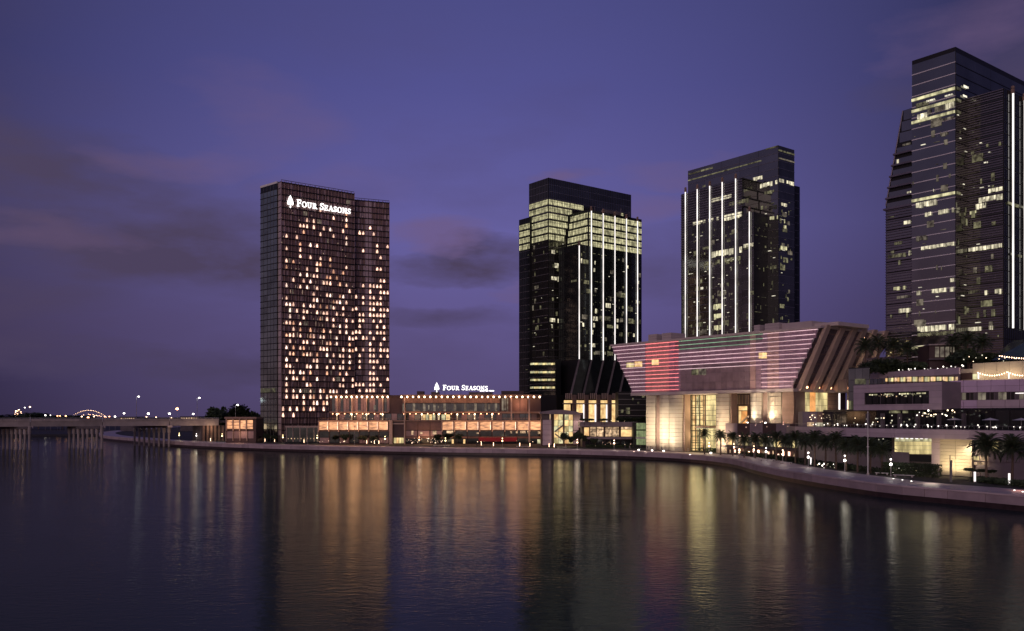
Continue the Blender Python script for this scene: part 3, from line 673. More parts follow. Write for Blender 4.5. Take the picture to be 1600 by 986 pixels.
for (f_, a, b_, py, h_, m_, fl_) in ((f4s, 1112, 1144, 311, 7, 'officeb', .9), (f4s, 1135, 1171, 318, 7, 'officed', .9), (f4s, 1083, 1160, 347, 6, 'officeb', .8), (f4s, 1132, 1160, 338, 8, 'officeb', .9),
  (f4s, 1098, 1112, 387, 5, 'officed', .6), (f4s, 1112, 1160, 394, 10, 'officeb', .75), (f4l, 1162, 1178, 382, 6, 'officeb', .9), (f4s, 1100, 1160, 410, 7, 'officed', .6), (f4s, 1115, 1128, 476, 9, 'roomy', .8), (f4s, 1116, 1128, 491, 9, 'roomy', .9), (f4s, 1116, 1128, 509, 8, 'roomy', .9),
  (f4, 1188, 1215, 288, 7, 'officeb', .85), (f4r, 1217, 1240, 279, 6, 'officeb', .8), (f4, 1177, 1192, 278, 6, 'officeb', .8), (f4r, 1217, 1229, 316, 6, 'officeb', .7), (f4, 1203, 1216, 339, 6, 'roomy', .8), (f4r, 1217, 1226, 341, 7, 'roomy', .7), (f4r, 1220, 1228, 351, 6, 'roomy', .8), (f4r, 1219, 1229, 384, 6, 'roomy', .9), (f4, 1195, 1210, 300, 5, 'officed', .8), (f4s, 1095, 1105, 449, 4, 'tile', .9), (f4s, 1131, 1142, 278, 3, 'tile', .6), (f4s, 1098, 1108, 290, 3, 'officed', .9)):
    rooms_row(f_, T4, a, b_, py, h_, m_, fill=fl_, step=4)
scatter(f4s, T4, 95, 1075, 1158, 47, 122, 21, ('officed', 'tile', 'tile', 'softlit')); scatter(f4r, T4, 30, 1217, 1236, 47, 130, 22, ('officed', 'tile', 'softlit')); scatter(f4, T4, 26, 1182, 1214, 47, 130, 23, ('officed', 'tile', 'tile'))
scatter(f4l, T4, 10, 1161, 1175, 47, 120, 24, ('officed', 'tile'))
glow_rows(f4s, T4, 1066, 1159, 46, 125, 65, .42); glow_rows(f4s, T4, 1108, 1159, 46, 100, 66, .5, m='softlit'); glow_rows(f4r, T4, 1217, 1241, 46, 140, 67, .3); glow_rows(f4, T4, 1180, 1215, 46, 135, 68, .35)
glow_rows(f4b, T4, 1178, 1200, 46, 125, 69, .5)
# ---- near tower at the right edge
C3 = gp(1493, 330); zt3 = zz(73, 330); L3 = along(C3, VL, 1425); R3 = along(C3, VR, 1720)
T3 = thing('office_tower', 'tallest glass tower at the right edge with pale floor lines and a sloping left side', 'tower', (C3.x, C3.y, 3))
volume('tower_core', 'black', T3, [L3, C3, R3, R3-IN*13, L3+VE*20], 2.9, zt3)
f3 = Face(L3, C3); f3r = Face(C3, R3)
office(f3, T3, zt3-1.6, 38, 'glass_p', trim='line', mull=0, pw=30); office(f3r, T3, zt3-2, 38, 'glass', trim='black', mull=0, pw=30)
s3 = Vector((178.7, 325.7)); s3L = s3-IN*12.7; s3R = along(s3, VR, 1720); z3s = zz(137.5, s3.y)
volume('east_volume', 'black', T3, [s3L, s3, s3R, s3R-IN*13], 2.9, z3s)
f3s = Face(s3L, s3); f3sr = Face(s3, s3R)
office(f3s, T3, z3s, 38, 'glass', mull=0, louv=True, pw=30); office(f3sr, T3, z3s, 38, 'glass_b', mull=1.5, pw=30)
ledline(f3sr, T3, 1579, 147, 513, .42); ledline(f3sr, T3, 1597.3, 158, 516, .42); ledline(f3sr, T3, 1640, 170, 520, .42)
# sloping west wing
w0 = L3-VE*-.5; w3B = L3+VE*1.2; w3A = along(w3B, VL, 1384.3); f3w = Face(w3A, w3B)
u1411 = f3w.u(1411); zA, zB, zC = f3w.z(1384.5, 322), f3w.z(1411, 173), f3w.z(1425, 168.5)
wv = MB(); f3w.prism(wv, [(0, 3), (f3w.L, 3), (f3w.L, zC), (u1411, zB), (0, zA)], 0, 14); wv.build('west_wing', 'black', T3)
nw = int((zB-38)/OF)
for k in range(nw):
    z1_ = zB-k*OF; z0_ = z1_-OF
    ul = 0 if z1_ < zA else u1411*(z1_-zA)/(zB-zA)
    if z1_ > zA and k > 2:
        g_ = MB(); f3w.add(g_, ul+.2, f3w.L, z0_+.4, z0_+2.5, .5, .3); g_.build('terrace_glass', 'glass_p', T3)
        s_ = MB(); f3w.add(s_, ul-1.0, f3w.L, z0_-.2, z0_+.45, 1.3, 1.2); s_.build('terrace_slab', 'louver', T3)
    else: f3w.piece('glass_panel', 'glass_p', T3, ul+.3, f3w.L-.1, z0_+.3, z1_-.1, .12, .1)
lw = MB()
for k in range(int((zA-38)/1.04)): f3w.add(lw, 0, f3w.L, 38+k*1.04, 38.36+k*1.04, .55, .35)
lw.build('louver', 'louver', T3, 'stuff')
sk_ = MB()
e0, e1 = Vector(f3w.P(0, .2, zA)), Vector(f3w.P(u1411, .2, zB)); sk_.tube(e0, e1, .2, .2, 6); sk_.build('edge_beam', 'louver', T3)
# its lit storeys: three glowing shelves, offices
def shelf(py, px0=1426, px1=1493.5):
    fcx = f3; zc = fcx.z(1425, py)
    for q in range(5):
        u0, u1 = fcx.L*q/5, fcx.L*(q+1)/5
        fcx.piece('lit_shelf', 'roomy', T3, u0+.03, u1-.03, zc-1.0, zc, .5, .1)
    f3r.piece('lit_shelf', 'officed', T3, .1, 3.2, zc-1.0, zc, .5, .1)
for py in (155.5, 173, 190.5, 312.5): shelf(py)
zc = f3.z(1425, 545); 
for q in range(6): f3.piece('lit_shelf', 'roomy', T3, f3.L*q/6, f3.L*(q+1)/6-.05, zc-.2, zc+.9, .5, .1)
for (f_, a, b_, py, h_, m_, fl_) in ((f3, 1432, 1452, 163, 7, 'officed', .9), (f3, 1448, 1462, 158, 3, 'tile', 1), (f3, 1477, 1490, 150, 2.5, 'tile', 1), (f3, 1478, 1492, 163, 10, 'officeb', 1), (f3, 1434, 1450, 180, 9, 'officeb', 1), (f3, 1450, 1478, 172, 8, 'softlit', .8),
  (f3, 1432, 1465, 318, 9, 'officeb', .75), (f3, 1446, 1492, 333, 7, 'officeb', .8), (f3, 1432, 1450, 370, 8, 'softlit', .8), (f3, 1440, 1492, 386, 6, 'officeb', .85), (f3, 1480, 1492, 436, 7, 'officeb', .8), (f3, 1433, 1492, 455, 8, 'officeb', .75), (f3, 1448, 1460, 298, 5, 'officeb', .8), (f3, 1466, 1492, 188, 4, 'softlit', .9), (f3, 1472, 1482, 208, 6, 'softlit', .9),
  (f3, 1434, 1492, 511, 9, 'officeb', .95), (f3, 1434, 1492, 521, 6, 'officed', .95), (f3s, 1514, 1566, 322, 9, 'officeb', .3), (f3s, 1530, 1568, 310, 9, 'officeb', .95), (f3s, 1545, 1568, 296, 7, 'officeb', .9), (f3s, 1514, 1567, 388, 7, 'officeb', .95), (f3s, 1516, 1527, 331, 5, 'roomy', .8), (f3s, 1540, 1546, 417, 8, 'roomy', 1),
  (f3s, 1514, 1532, 455, 5, 'officed', .9), (f3s, 1533, 1567, 455, 8, 'officeb', .85), (f3s, 1513, 1553, 512, 7, 'officeb', .9), (f3s, 1518, 1524, 238, 5, 'officed', 1), (f3s, 1538, 1545, 254, 2.5, 'tile', 1), (f3w, 1413, 1424, 346, 6, 'officeb', .9), (f3w, 1398, 1418, 379, 5, 'officed', .8), (f3w, 1388, 1424, 399, 7, 'officed', .8), (f3w, 1402, 1424, 395, 8, 'officeb', .5), (f3w, 1397, 1416, 449, 6, 'roomy', .8),
  (f3w, 1396, 1424, 464, 4, 'softlit', .8), (f3w, 1405, 1424, 483, 8, 'officeb', .7), (f3w, 1418, 1425, 300, 5, 'officeb', 1), (f3w, 1402, 1406, 250, 7, 'officeb', 1), (f3w, 1411, 1424, 226, 4, 'softlit', .7), (f3r, 1503, 1511, 133, 4, 'tile', 1), (f3r, 1502, 1509, 148, 3, 'tile', 1), (f3sr, 1572, 1620, 315, 5, 'officed', .8), (f3sr, 1572, 1620, 394, 5, 'officed', .6)):
    rooms_row(f_, T3, a, b_, py, h_, m_, fill=fl_, step=5.5, front=.62)
scatter(f3s, T3, 22, 1515, 1560, 45, 120, 31, ('officed', 'tile', 'softlit'), front=.62); scatter(f3, T3, 14, 1427, 1488, 45, 130, 32, ('softlit', 'tile'), front=.4); scatter(f3r, T3, 16, 1494, 1512, 45, 130, 33, ('officed', 'tile'))
glow_rows(f3, T3, 1426, 1492, 42, 138, 71, .16, m='softlit', front=.4); glow_rows(f3s, T3, 1514, 1567, 42, 128, 72, .2, front=.62); glow_rows(f3r, T3, 1494, 1512, 42, 138, 73, .3); glow_rows(f3w, T3, 1388, 1424, 42, 105, 74, .22, front=.62)
ctop = MB(); f3r.add(ctop, 4, 40, zt3-9, zt3-2.2, .05, .1); ctop.build('crown_band', 'glass_b', T3)
# ------------------------------------------------------------------ museum like hall with the light lined front
N0 = Vector((104.6, 335.0)); ZB, ZT = 28.3, 50.0
nE = Vector((-.795, -.607))
EX = thing('exchange_hall', 'pale stone hall on tall pylons, its front lined with pink, red and green light strips', 'hall', (N0.x, N0.y, 3))
Xf = Face(N0-IN*66, N0)                     # front plane, u measured from far left
Lx = Xf.L
uBL, uBR = Xf.u(989), Xf.L; uTL, uTR = Xf.u(955.5)-.0, Xf.u(1280.5)
D = 46                                       # building depth
def trap(z):  f = (z-ZB)/(ZT-ZB); return uBL+(uTL-uBL)*f, uBR+(uTR-uBR)*f
hv = MB(); f0, f1 = trap(ZB), trap(ZT)
hv.hexa([Xf.P(f0[0], 0, ZB), Xf.P(f0[1], 0, ZB), Xf.P(f0[1], -D+8, ZB), Xf.P(f0[0], -D+8, ZB), Xf.P(f1[0], 0, ZT), Xf.P(f1[1], 0, ZT), Xf.P(f1[1], -D-6, ZT), Xf.P(f1[0], -D-6, ZT)])
hv.build('hall_body', 'mauve_d', EX)
# stone soffit edge and roof edge
so_ = MB(); Xf.prism(so_, [(f0[0]-1, ZB-1.2), (f0[1]+1, ZB-1.2), (f0[1]+1, ZB+.0), (f0[0]-1, ZB+.0)], .5, D-8); so_.build('soffit', 'stone', EX)
re = MB(); Xf.prism(re, [(f1[0]-.6, ZT), (f1[1]+.8, ZT), (f1[1]+.8, ZT+.8), (f1[0]-.6, ZT+.8)], .5, D+6); re.build('roof_edge', 'stone', EX)
# front panels; the colour-lit zones are put into the panel tones
M['pn_p'] = mat('rose glass panel', (.42, .27, .34), .4, .1, var=.18, nscale=.4); M['pn_r'] = mat('rose lit stone panel', (.56, .36, .34), .5, var=.12, nscale=.4)
M['pn_d'] = mat('dusky glass panel', (.30, .21, .24), .35, .2, var=.25, nscale=.4)
nr = 6
edges = [955.5]+[955.5+(1280.5-955.5)*k/36 for k in range(1, 37)]
for r_ in range(nr):
    za, zc = ZB+(ZT-ZB)*r_/nr, ZB+(ZT-ZB)*(r_+1)/nr
    for k in range(36):
        pa, pb = edges[k], edges[k+1]; ua, ub = Xf.u(pa), Xf.u(pb); lo, hi = trap((za+zc)/2); ua, ub = max(ua, lo+.2), min(ub, hi-.2)
        if ub-ua < .7: continue
        pm = (pa+pb)/2
        m_ = 'pn_r' if (1010 < pm < 1024 or 1031 < pm < 1046 or 1173 < pm < 1185 or 1200 < pm < 1219) else ('pn_d' if (1062 < pm < 1172 and r_ < 3) or (1057 < pm < 1190 and r_ > 4) else 'pn_p')
        Xf.piece('front_panel', m_, EX, ua+.05, ub-.05, za+.06, zc-.06, .12+R.uniform(0, .03), .1)
NL = 13
for k in range(NL):
    z_ = ZB+.9+(ZT-ZB-1.4)*k/(NL-1)
    lo, hi = trap(z_); segs = [(955, 1009, 'ledp'), (1009, 1061, 'ledr')]
    if k >= 5: segs += [(1061, 1173, 'ledg' if k >= 10 else 'ledp'), (1173, 1193, 'ledg' if k >= 11 else 'ledp'), (1193, 1281, 'ledp')]
    else: segs += [(1190, 1281, 'ledp')]
    for a, b_, m_ in segs:
        ua, ub = max(lo+.3, Xf.u(a)), min(hi-.3, Xf.u(b_))
        if ub > ua: Xf.piece('light_strip', m_, EX, ua+.05, ub, z_, z_+.11, .42, .12)
for (a, b_, c_, d_, m_) in ((979, 991, 567, 574, 'pale'), (992, 1004, 565, 573, 'gold'), (1019, 1030, 562, 570, 'gold'), (1081, 1092, 577, 586, 'officed'), (1093, 1104, 576, 586, 'softlit'), (1186, 1199, 551, 560, 'gold')):
    n_ = 3
    for q in range(n_): Xf.pp('lit_window', m_, EX, a+(b_-a)*q/n_+.2, a+(b_-a)*(q+1)/n_-.2, c_, d_, .3, .08)
# lit pylons below the front: round fronted columns clad in stone courses
def course_piece(name, m, fc, px0, px1, z0, z1, bulge, front=.2, parent=EX):
    ua, ub = fc.u(px0), fc.u(px1); mb = MB(); n = 6; pts = []
    for k in range(n+1):
        s_ = k/n; out = front+bulge*math.sin(math.pi*s_) if bulge else front; pts.append((ua+.03+(ub-ua-.06)*s_, out))
    i = 0; mb.v = [fc.P(u, o, z0) for u, o in pts]+[fc.P(u, o, z1) for u, o in pts]
    for k in range(n): mb.f.append((k, k+1, n+1+k+1, n+1+k))
    mb.v += [fc.P(pts[0][0], -1, z0), fc.P(pts[-1][0], -1, z0), fc.P(pts[-1][0], -1, z1), fc.P(pts[0][0], -1, z1)]; e = 2*n+2
    mb.f += [(0, n+1, e+3, e), (n, e+1, e+2, 2*n+1), tuple(range(n+1, 2*n+2))+(e+2, e+3), tuple(range(n, -1, -1))+(e, e+1)]
    return mb.build(name, m, parent)
PY = Face(Xf.P(0, -.6, 0)[:2], Xf.P(Lx, -.6, 0)[:2])
pylons = [(1010, 1024.5, 3, 'stone_y', 0, 0), (1031, 1045.5, 3, 'stone_y', 0, 1.2), (1046, 1066.5, 3, 'stone_y', 0, 2.2), (1119.5, 1140, 3, 'stone_y', 0, 1.5), (1173, 1190.5, 15.2, 'stone_y', 0, 1.6), (1199.5, 1221, 15.2, 'stone_y', 0, 1.8)]
for a, b_, zb_, m_, _, bl in pylons:
    n_ = int((27.0-zb_)/1.6)
    for k in range(n_):
        za = zb_+(27.0-zb_)*k/n_; course_piece('stone_course', m_, PY, a, b_, za+.09, zb_+(27.0-zb_)*(k+1)/n_-.06, bl)
for a_, b_, z_, d_ in ((Xf.u(1010)-.3, Xf.u(1067), 3, 3.5), (Xf.u(1119), Xf.u(1140), 3, 3.5), (Xf.u(1173), Xf.u(1240), 15, 6)):
    bk_ = MB(); Xf.add(bk_, a_, b_, z_, ZB-1.2, -1.2, d_); bk_.build('pylon_core', 'brown', EX)
Xf.piece('recess_panel', 'brown', EX, Xf.u(1024.8), Xf.u(1030.7), 3, 27, -.9, .3)
for k in range(8): Xf.piece('side_panel', 'brown', EX, Xf.u(1221.5), Xf.u(1239.5), 15.2+k*1.5, 16.63+k*1.5, -.3, .3)
# glazed lobby between the pylons, back wall and stair tower
LB = Face(Xf.P(0, -9, 0)[:2], Xf.P(Lx, -9, 0)[:2])
def lb(name, m, a, b_, z0, z1, fr=.1, d=.15): return LB.piece(name, m, EX, LB.u(a), LB.u(b_), z0, z1, fr, d)
lb('lobby_wall', 'brown_d', 1064, 1121, 3, 27.1, 0, .3)
for k in range(11):
    za = 3.2+k*2.15
    for (a, b_, m_) in ((1067, 1073, 'brown' if k > 6 else 'pale'), (1073.3, 1081, 'pale'), (1083, 1089.5, 'gold'), (1090.3, 1095.4, 'pale'), (1096, 1101, 'gold'), (1104, 1111.5, 'pale'), (1111.8, 1119, 'pale')):
        lb('lobby_pane' if m_ != 'brown' else 'lobby_panel', m_, a, b_, za+.08, za+2.07, .35)
for a, b_ in ((1090, 1091), (1093.5, 1094.6)): lb('lit_slot', 'roomy', a, b_, 12, 26, .6)
mb = MB()
for k in range(9): LB.add(mb, LB.u(1082), LB.u(1100), 4+k*2.5, 4.25+k*2.5, 1.2, .3)
for px in (1082.2, 1089.7, 1095.6, 1101.5): LB.add(mb, LB.u(px), LB.u(px)+.28, 3, 27, 1.4, .3)
mb.build('lobby_frame', 'black', EX)
for a, b_ in ((1067, 1081), (1098, 1119)): lb('canopy', 'brown', a, b_, 13.0, 13.8, 4.5, 4.4); lb('canopy_light', 'roomy', a+2, b_-2, 12.75, 12.98, 4.3, 3.5)
# open bay that shows a stair and lit terraces
OB = Face(Xf.P(0, -12, 0)[:2], Xf.P(Lx, -12, 0)[:2])
OB.piece('bay_wall', 'brown_d', EX, OB.u(1139), OB.u(1176), 11, 27.1, 0, .3)
for k in range(13): OB.piece('fin', 'mauve_d' if k % 2 else 'fin', EX, OB.u(1141+k*2.4), OB.u(1141.8+k*2.4), 22.8, 26.6, .5, .4)
for (a, b_, c_, d_, m_) in ((1140.5, 1149, 19.6, 22, 'gold'), (1140.5, 1147, 14, 19.4, 'orange'), (1147.3, 1149.2, 14, 19.4, 'led'), (1155, 1168, 20.3, 22, 'gold'), (1155, 1158.5, 13.6, 20, 'gold'), (1159, 1168, 15, 20, 'orange')): OB.piece('lit_window', m_, EX, OB.u(a), OB.u(b_), c_, d_, .3, .1)
stv = MB(); p0, p1 = OB.u(1152), OB.u(1175)
OB.prism(stv, [(p0, 12.4), (p1, 17.6), (p1, 18.4), (p0, 13.2)], 2.2, .5); OB.prism(stv, [(p0+3, 11), (p1, 14.6), (p1, 15.2), (p0+3, 11.6)], 3.2, .5); stv.build('staircase', 'fin', EX)
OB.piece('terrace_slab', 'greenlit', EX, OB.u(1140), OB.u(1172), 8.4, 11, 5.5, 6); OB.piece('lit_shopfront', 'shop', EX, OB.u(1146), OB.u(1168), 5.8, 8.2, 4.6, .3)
for k in range(8): OB.piece('lit_window', 'gold', EX, OB.u(1146+k*2.9), OB.u(1148+k*2.9), 9.3, 10.1, 5.75, .1)
# right hand lobby under the slanted fins
RF = Face(N0+Vector((.6, 1.2)), N0+Vector((.6, 1.2))+VE*36)
RF.piece('lobby_wall', 'brown_d', EX, 0, RF.L, 3, 27.1, -.6, .4)
def zr_(py, px=1250): return RF.z(px, py)
for k in range(8):
    for a, b_ in ((1240, 1246.3), (1246.8, 1253)): RF.piece('lobby_pane', 'pale', EX, RF.u(a), RF.u(b_), 15.3+k*1.48, 15.3+(k+1)*1.48-.1, .3, .1)
for a, b_, m_ in ((1254.5, 1264.5, 'pale'), (1274, 1283, 'pale'), (1283.4, 1292, 'pale')):
    for k in range(3): RF.piece('lobby_pane', m_, EX, RF.u(a), RF.u(b_), 19.6+k*2.5, 22+k*2.5, .2, .1)
RF.piece('lit_panel', 'orange', EX, RF.u(1265), RF.u(1273.5), 19.6, 27, .2, .1)  # warm light on this panel put in as emission
for k in range(5): RF.piece('side_panel', 'brown', EX, RF.u(1292.5), RF.u(1309), 19.6+k*1.5, 21.0+k*1.5, .3, .2)
RF.piece('lit_edge', 'led', EX, RF.u(1309.4), RF.u(1311.5), 19.4, 27, .4, .2)
# overhanging right side with slanted stone fins
tp, bt = Vector(Xf.P(uTR, 0, 0)[:2]), Vector(Xf.P(uBR, 0, 0)[:2])
LV = 52
rs = MB(); rs.poly([(*bt, ZB), (*(bt+VE*40), ZB), (*(tp+VE*50), ZT), (*tp, ZT)]); rs.build('side_glazing', 'glass_b', EX)
def onbot(px): return bt+VE*((((px-CX)/F*bt.y)-bt.x)/(VE.x-(px-CX)/F*VE.y))
def ontop(px): return tp+VE*((((px-CX)/F*tp.y)-tp.x)/(VE.x-(px-CX)/F*VE.y))
out = IN*1.0
for i, (pb, pt_) in enumerate(((1247, 1289), (1267.5, 1312.5), (1285.5, 1331), (1304, 1346), (1324, 1362), (1343, 1379))):
    B_, T_ = onbot(pb), ontop(pt_); w = VE*1.35; mb = MB(); o3 = Vector((.607, -.795))*2.0
    mb.hexa([(*(B_-w-o3*.3), ZB-.9), (*(B_-w+o3), ZB-.9), (*(B_+w+o3), ZB-.9), (*(B_+w-o3*.3), ZB-.9), (*(T_-w-o3*.3), ZT+1.2), (*(T_-w+o3), ZT+1.2), (*(T_+w+o3), ZT+1.2), (*(T_+w-o3*.3), ZT+1.2)])
    mb.build('slanted_fin', 'fin', EX)
    if i:      # lights at the foot and along the far fins
        q0 = B_-VE*3.2; lmb = MB(); lmb.ball((*(q0+o3*.2), ZB+.6), .45); lmb.build('foot_light', 'bulbo' if i < 4 else 'bulby', EX)
    for j in range(9 if i > 2 else 0):
        f_ = .35+j*.07; q = B_.lerp(T_, f_)+VE*1.9+o3*.5; lm = MB(); lm.ball((*q, ZB+(ZT-ZB)*f_), .22, n=5, m=4); lm.build('edge_light', 'bulby', EX)
for k in range(6):
    f_ = (k+.5)/6; a_ = bt.lerp(tp, f_); z_ = ZB+(ZT-ZB)*f_; r2 = MB(); r2.hexa([(*(a_), z_), (*(a_+IN*.25), z_), (*(a_+IN*.25+VE*44), z_), (*(a_+VE*44), z_), (*(a_), z_+.25), (*(a_+IN*.25), z_+.25), (*(a_+IN*.25+VE*44), z_+.25), (*(a_+VE*44), z_+.25)]); r2.build('transom', 'brown', EX)
# roof cores
for a, b_, pt_, dd in ((1010, 1023, 522, 8), (1031, 1045.5, 520, 9), (1175, 1184, 507.5, 8), (1192, 1214, 504.5, 14)):
    u0, u1 = Xf.u(a), Xf.u(b_); zt_ = Xf.z((a+b_)/2, pt_); n_ = 3
    for k in range(n_):
        z0 = ZT+.8+(zt_-ZT-.8)*k/n_; Xf.piece('roof_core_panel', 'stone', EX, u0, u1, z0+.03, ZT+.8+(zt_-ZT-.8)*(k+1)/n_-.03, -1.2, dd)
Xf.piece('roof_parapet', 'stone', EX, Xf.u(1048), Xf.u(1170), ZT+.85, ZT+2.0, -9, 20); Xf.piece('roof_parapet', 'stone', EX, Xf.u(1215), Xf.u(1262), ZT+.85, ZT+3.2, -2.5, 20); Xf.piece('roof_parapet', 'stone', EX, Xf.u(1262)+.1, Xf.u(1300), ZT+.85, ZT+2.2, -4, 20)
# uplights washing the pylons and the fountain of light at their foot
for px, e, colr in ((1017, 2600, (1, .80, .52)), (1038, 5200, (1, .93, .80)), (1056, 7500, (1, .93, .80)), (1130, 3600, (1, .80, .50))):
    u_ = PY.u(px); fx = MB(); p_ = PY.P(u_, 7.5, 3.1); fx.tube(p_, (p_[0], p_[1], 3.5), .3, .35, 8); fx.build('uplight', 'bulbw', EX)
    spot((p_[0], p_[1], 3.9), PY.P(u_, .8, 17), e*.4, colr, EX, 95, 1.4); spot(PY.P(u_, 22, 3.6), PY.P(u_, .8, 12.5), 33000, (1, .83, .60), EX, 50, 1)  # second spot: far flood without fixture, added to even the wash
for px, e, colr in ((1182, 2400, (1, .88, .68)), (1210, 2600, (1, .84, .60))):
    u_ = PY.u(px); p_ = PY.P(u_, 5.5, 15.3); fx = MB(); fx.tube(p_, (p_[0], p_[1], 15.6), .3, .3, 8); fx.build('uplight', 'bulbw', EX); spot((p_[0], p_[1], 16), PY.P(u_, .6, 22), e*2.2, colr, EX, 90, 1.0)
for px, z_, e in ((1092, 10, 1500), (1100, 20, 1500), (1112, 24, 1200), (1155, 15, 900), (1028, 24, 500)): lamp(LB.P(LB.u(px), 4, z_), e, (1, .78, .4), EX, .8)
for px in (1185, 1232, 1262, 1290): lamp(Xf.P(min(Xf.L, Xf.u(px)), 6, 24)[:2]+(24,) if px < 1240 else RF.P(RF.u(px), 4, 22), 420, (1, .74, .5), EX, .8)
spot(Xf.P(Xf.u(1150), 12, 4), Xf.P(Xf.u(1110), -4, ZB), 14000, (1, .74, .45), EX, 120)  # fill beam added to brighten the soffit, no fixture
spot(Xf.P(Lx-2, 12, 15.5), Xf.P(Lx-3, 0, 26), 6000, (1, .74, .48), EX, 110)
# ------------------------------------------------------------------ waterfront restaurants beside the hotel (long podium)
YP = 480
PF = Face(gp(498, YP), gp(848, YP)); PD = thing('waterfront_podium', 'long low copper toned restaurant block with glowing screens at the water edge', 'building', (*gp(660, YP), 3))
PU = Face(gp(515, YP+5), gp(845, YP+5))         # upper storeys stand back
def zp(py): return zz(py, YP)
volume('podium_core', 'brown_d', PD, [PF.P(0, -.4, 0)[:2], PF.P(PF.L, -.4, 0)[:2], PF.P(PF.L, -26, 0)[:2], PF.P(0, -26, 0)[:2]], 2.9, zp(657))
volume('upper_core', 'brown_d', PD, [PU.P(0, -.4, 0)[:2], PU.P(PU.L, -.4, 0)[:2], PU.P(PU.L, -18, 0)[:2], PU.P(0, -18, 0)[:2]], zp(657), zz(620, YP+5))
def pf(name, m, a, b_, c_, d_, fr=.2, dp=.2, f=PF): return f.pp(name, m, PD, a, b_, c_, d_, fr, dp)
for a, b_ in ((514, 609), (627, 846)): pf('roof_canopy', 'brown', a, b_, 616.8, 619.8, 3.4, 8, PU)
pf('roof_slab', 'brown_d', 609.2, 626.8, 617.4, 620.5, .5, 6, PU)
for a, b_, n in ((519, 607, 12), (628.5, 843, 25)):
    for k in range(n):
        px = a+(b_-a)*k/(n-1); m_ = MB(); p_ = PU.P(PU.u(px), 3.0, zz(619.6, YP+2)); m_.tube(p_, (p_[0], p_[1], p_[2]+.35), .62, .42, 8); m_.ball((p_[0], p_[1], p_[2]-.25), .5, n=6, m=4)
        m_.build('canopy_light', 'bulb', PD)
        if k % 3 == 1: lamp((p_[0], p_[1]-.9, p_[2]-.9), 520, (1, .50, .24), PD, .3)
# second storey glazing and terrace storey
for k in range(20):
    a = 519+k*4.5
    if a < 607: pf('glass_panel', 'copper_d' if k % 3 else 'glass_b', a, a+4.1, 621.5, 644, .2, .1, PU)
for k in range(38):
    a = 629+k*4.0
    if a < 781: pf('spandrel_panel', 'brick', a, a+3.8, 621.5, 629.5, .3, .1, PU); pf('glass_panel', 'glass_b' if k % 4 else 'softlit', a, a+3.8, 630.5, 642.5, .2, .1, PU)
for (a, b_, c_, d_) in ((784, 787, 622, 642), (788, 791, 622, 641), (792, 794, 622, 643), (669, 671, 633, 640), (684, 686, 634, 638), (763, 766, 632, 640), (774, 776, 633, 641), (584, 587, 633, 640), (548, 550, 634, 640)): pf('lit_window', 'softlit', a, b_, c_, d_, .4, .1, PU)
for a, b_ in ((800, 812), (813, 824)): pf('lit_wall', 'brick', a, b_, 622, 643, .3, .1, PU)
lamp(PU.P(PU.u(812), 3, zz(632, YP)), 1200, (1, .5, .3), PD)
for a, b_ in ((516, 608), (629, 783)): pf('terrace_soffit', 'brown', a, b_, 643.2, 645.2, 2.2, 2.4, PU)
pf('terrace_slab', 'brown', 780, 846, 643.2, 646, 3.4, 3.6, PU)
pf('terrace_deck', 'brown', 498, 847.5, 656.4, 658.6, .9, 4.5)
cols_ = [528, 551, 574, 599, 633, 660, 686, 715, 742, 769]
for px in cols_:
    pf('column', 'fin', px-.7, px+.7, 621, 656.3, 2.6, .8, PU) if px < 610 or px in (633,) else pf('column', 'fin', px-.8, px+.8, 645.3, 656.3, 2.6, .8, PU)
    m_ = MB(); m_.ball(PU.P(PU.u(px), 3.0, zz(647.5, YP)), .42, n=6, m=4); m_.build('column_light', 'bulb', PD)
    m_ = MB(); PU.add(m_, PU.u(px)-.32, PU.u(px)+.32, zz(656, YP), zz(648, YP), 2.75, .1); m_.build('lit_strip', 'shop', PD)
for px in (799, 826.5): pf('tall_column', 'fin', px-1.1, px+1.1, 620, 690 if px > 820 else 657, 3.8 if px < 820 else 6, 1.2, PU)
for k in range(9): 
    px = 521+k*9.3
    m_ = MB(); m_.ball(PU.P(PU.u(px), 2.0, zz(646.5, YP)), .3, n=5, m=4); m_.build('soffit_light', 'bulbo', PD)
for k in range(17):
    px = 632+k*9.2; m_ = MB(); m_.ball(PU.P(PU.u(px), 2.0, zz(646.5, YP)), .3, n=5, m=4); m_.build('soffit_light', 'bulbo', PD)
for (a, b_) in ((661, 665), (666, 670), (671, 675), (676, 680), (684, 687), (690, 696), (697, 703)): pf('lit_window', 'gold' if a % 2 else 'roomy', a, b_, 647.5, 656, .3, .1, PU)
for k in range(34):
    a = 530+k*9.1
    if not (655 < a < 705): pf('terrace_glass', 'glass_b' if k % 3 else 'copper_d', a, a+8.4, 646.5, 656.2, .2, .1, PU)
gd = MB()
for k in range(48):
    u = PF.L*k/47; PF.add(gd, u, u+.1, zp(656.4), zp(653.6), .7, .1)
PF.add(gd, 0, PF.L, zp(653.7), zp(653.2), .75, .15); gd.build('terrace_railing', 'brown', PD)
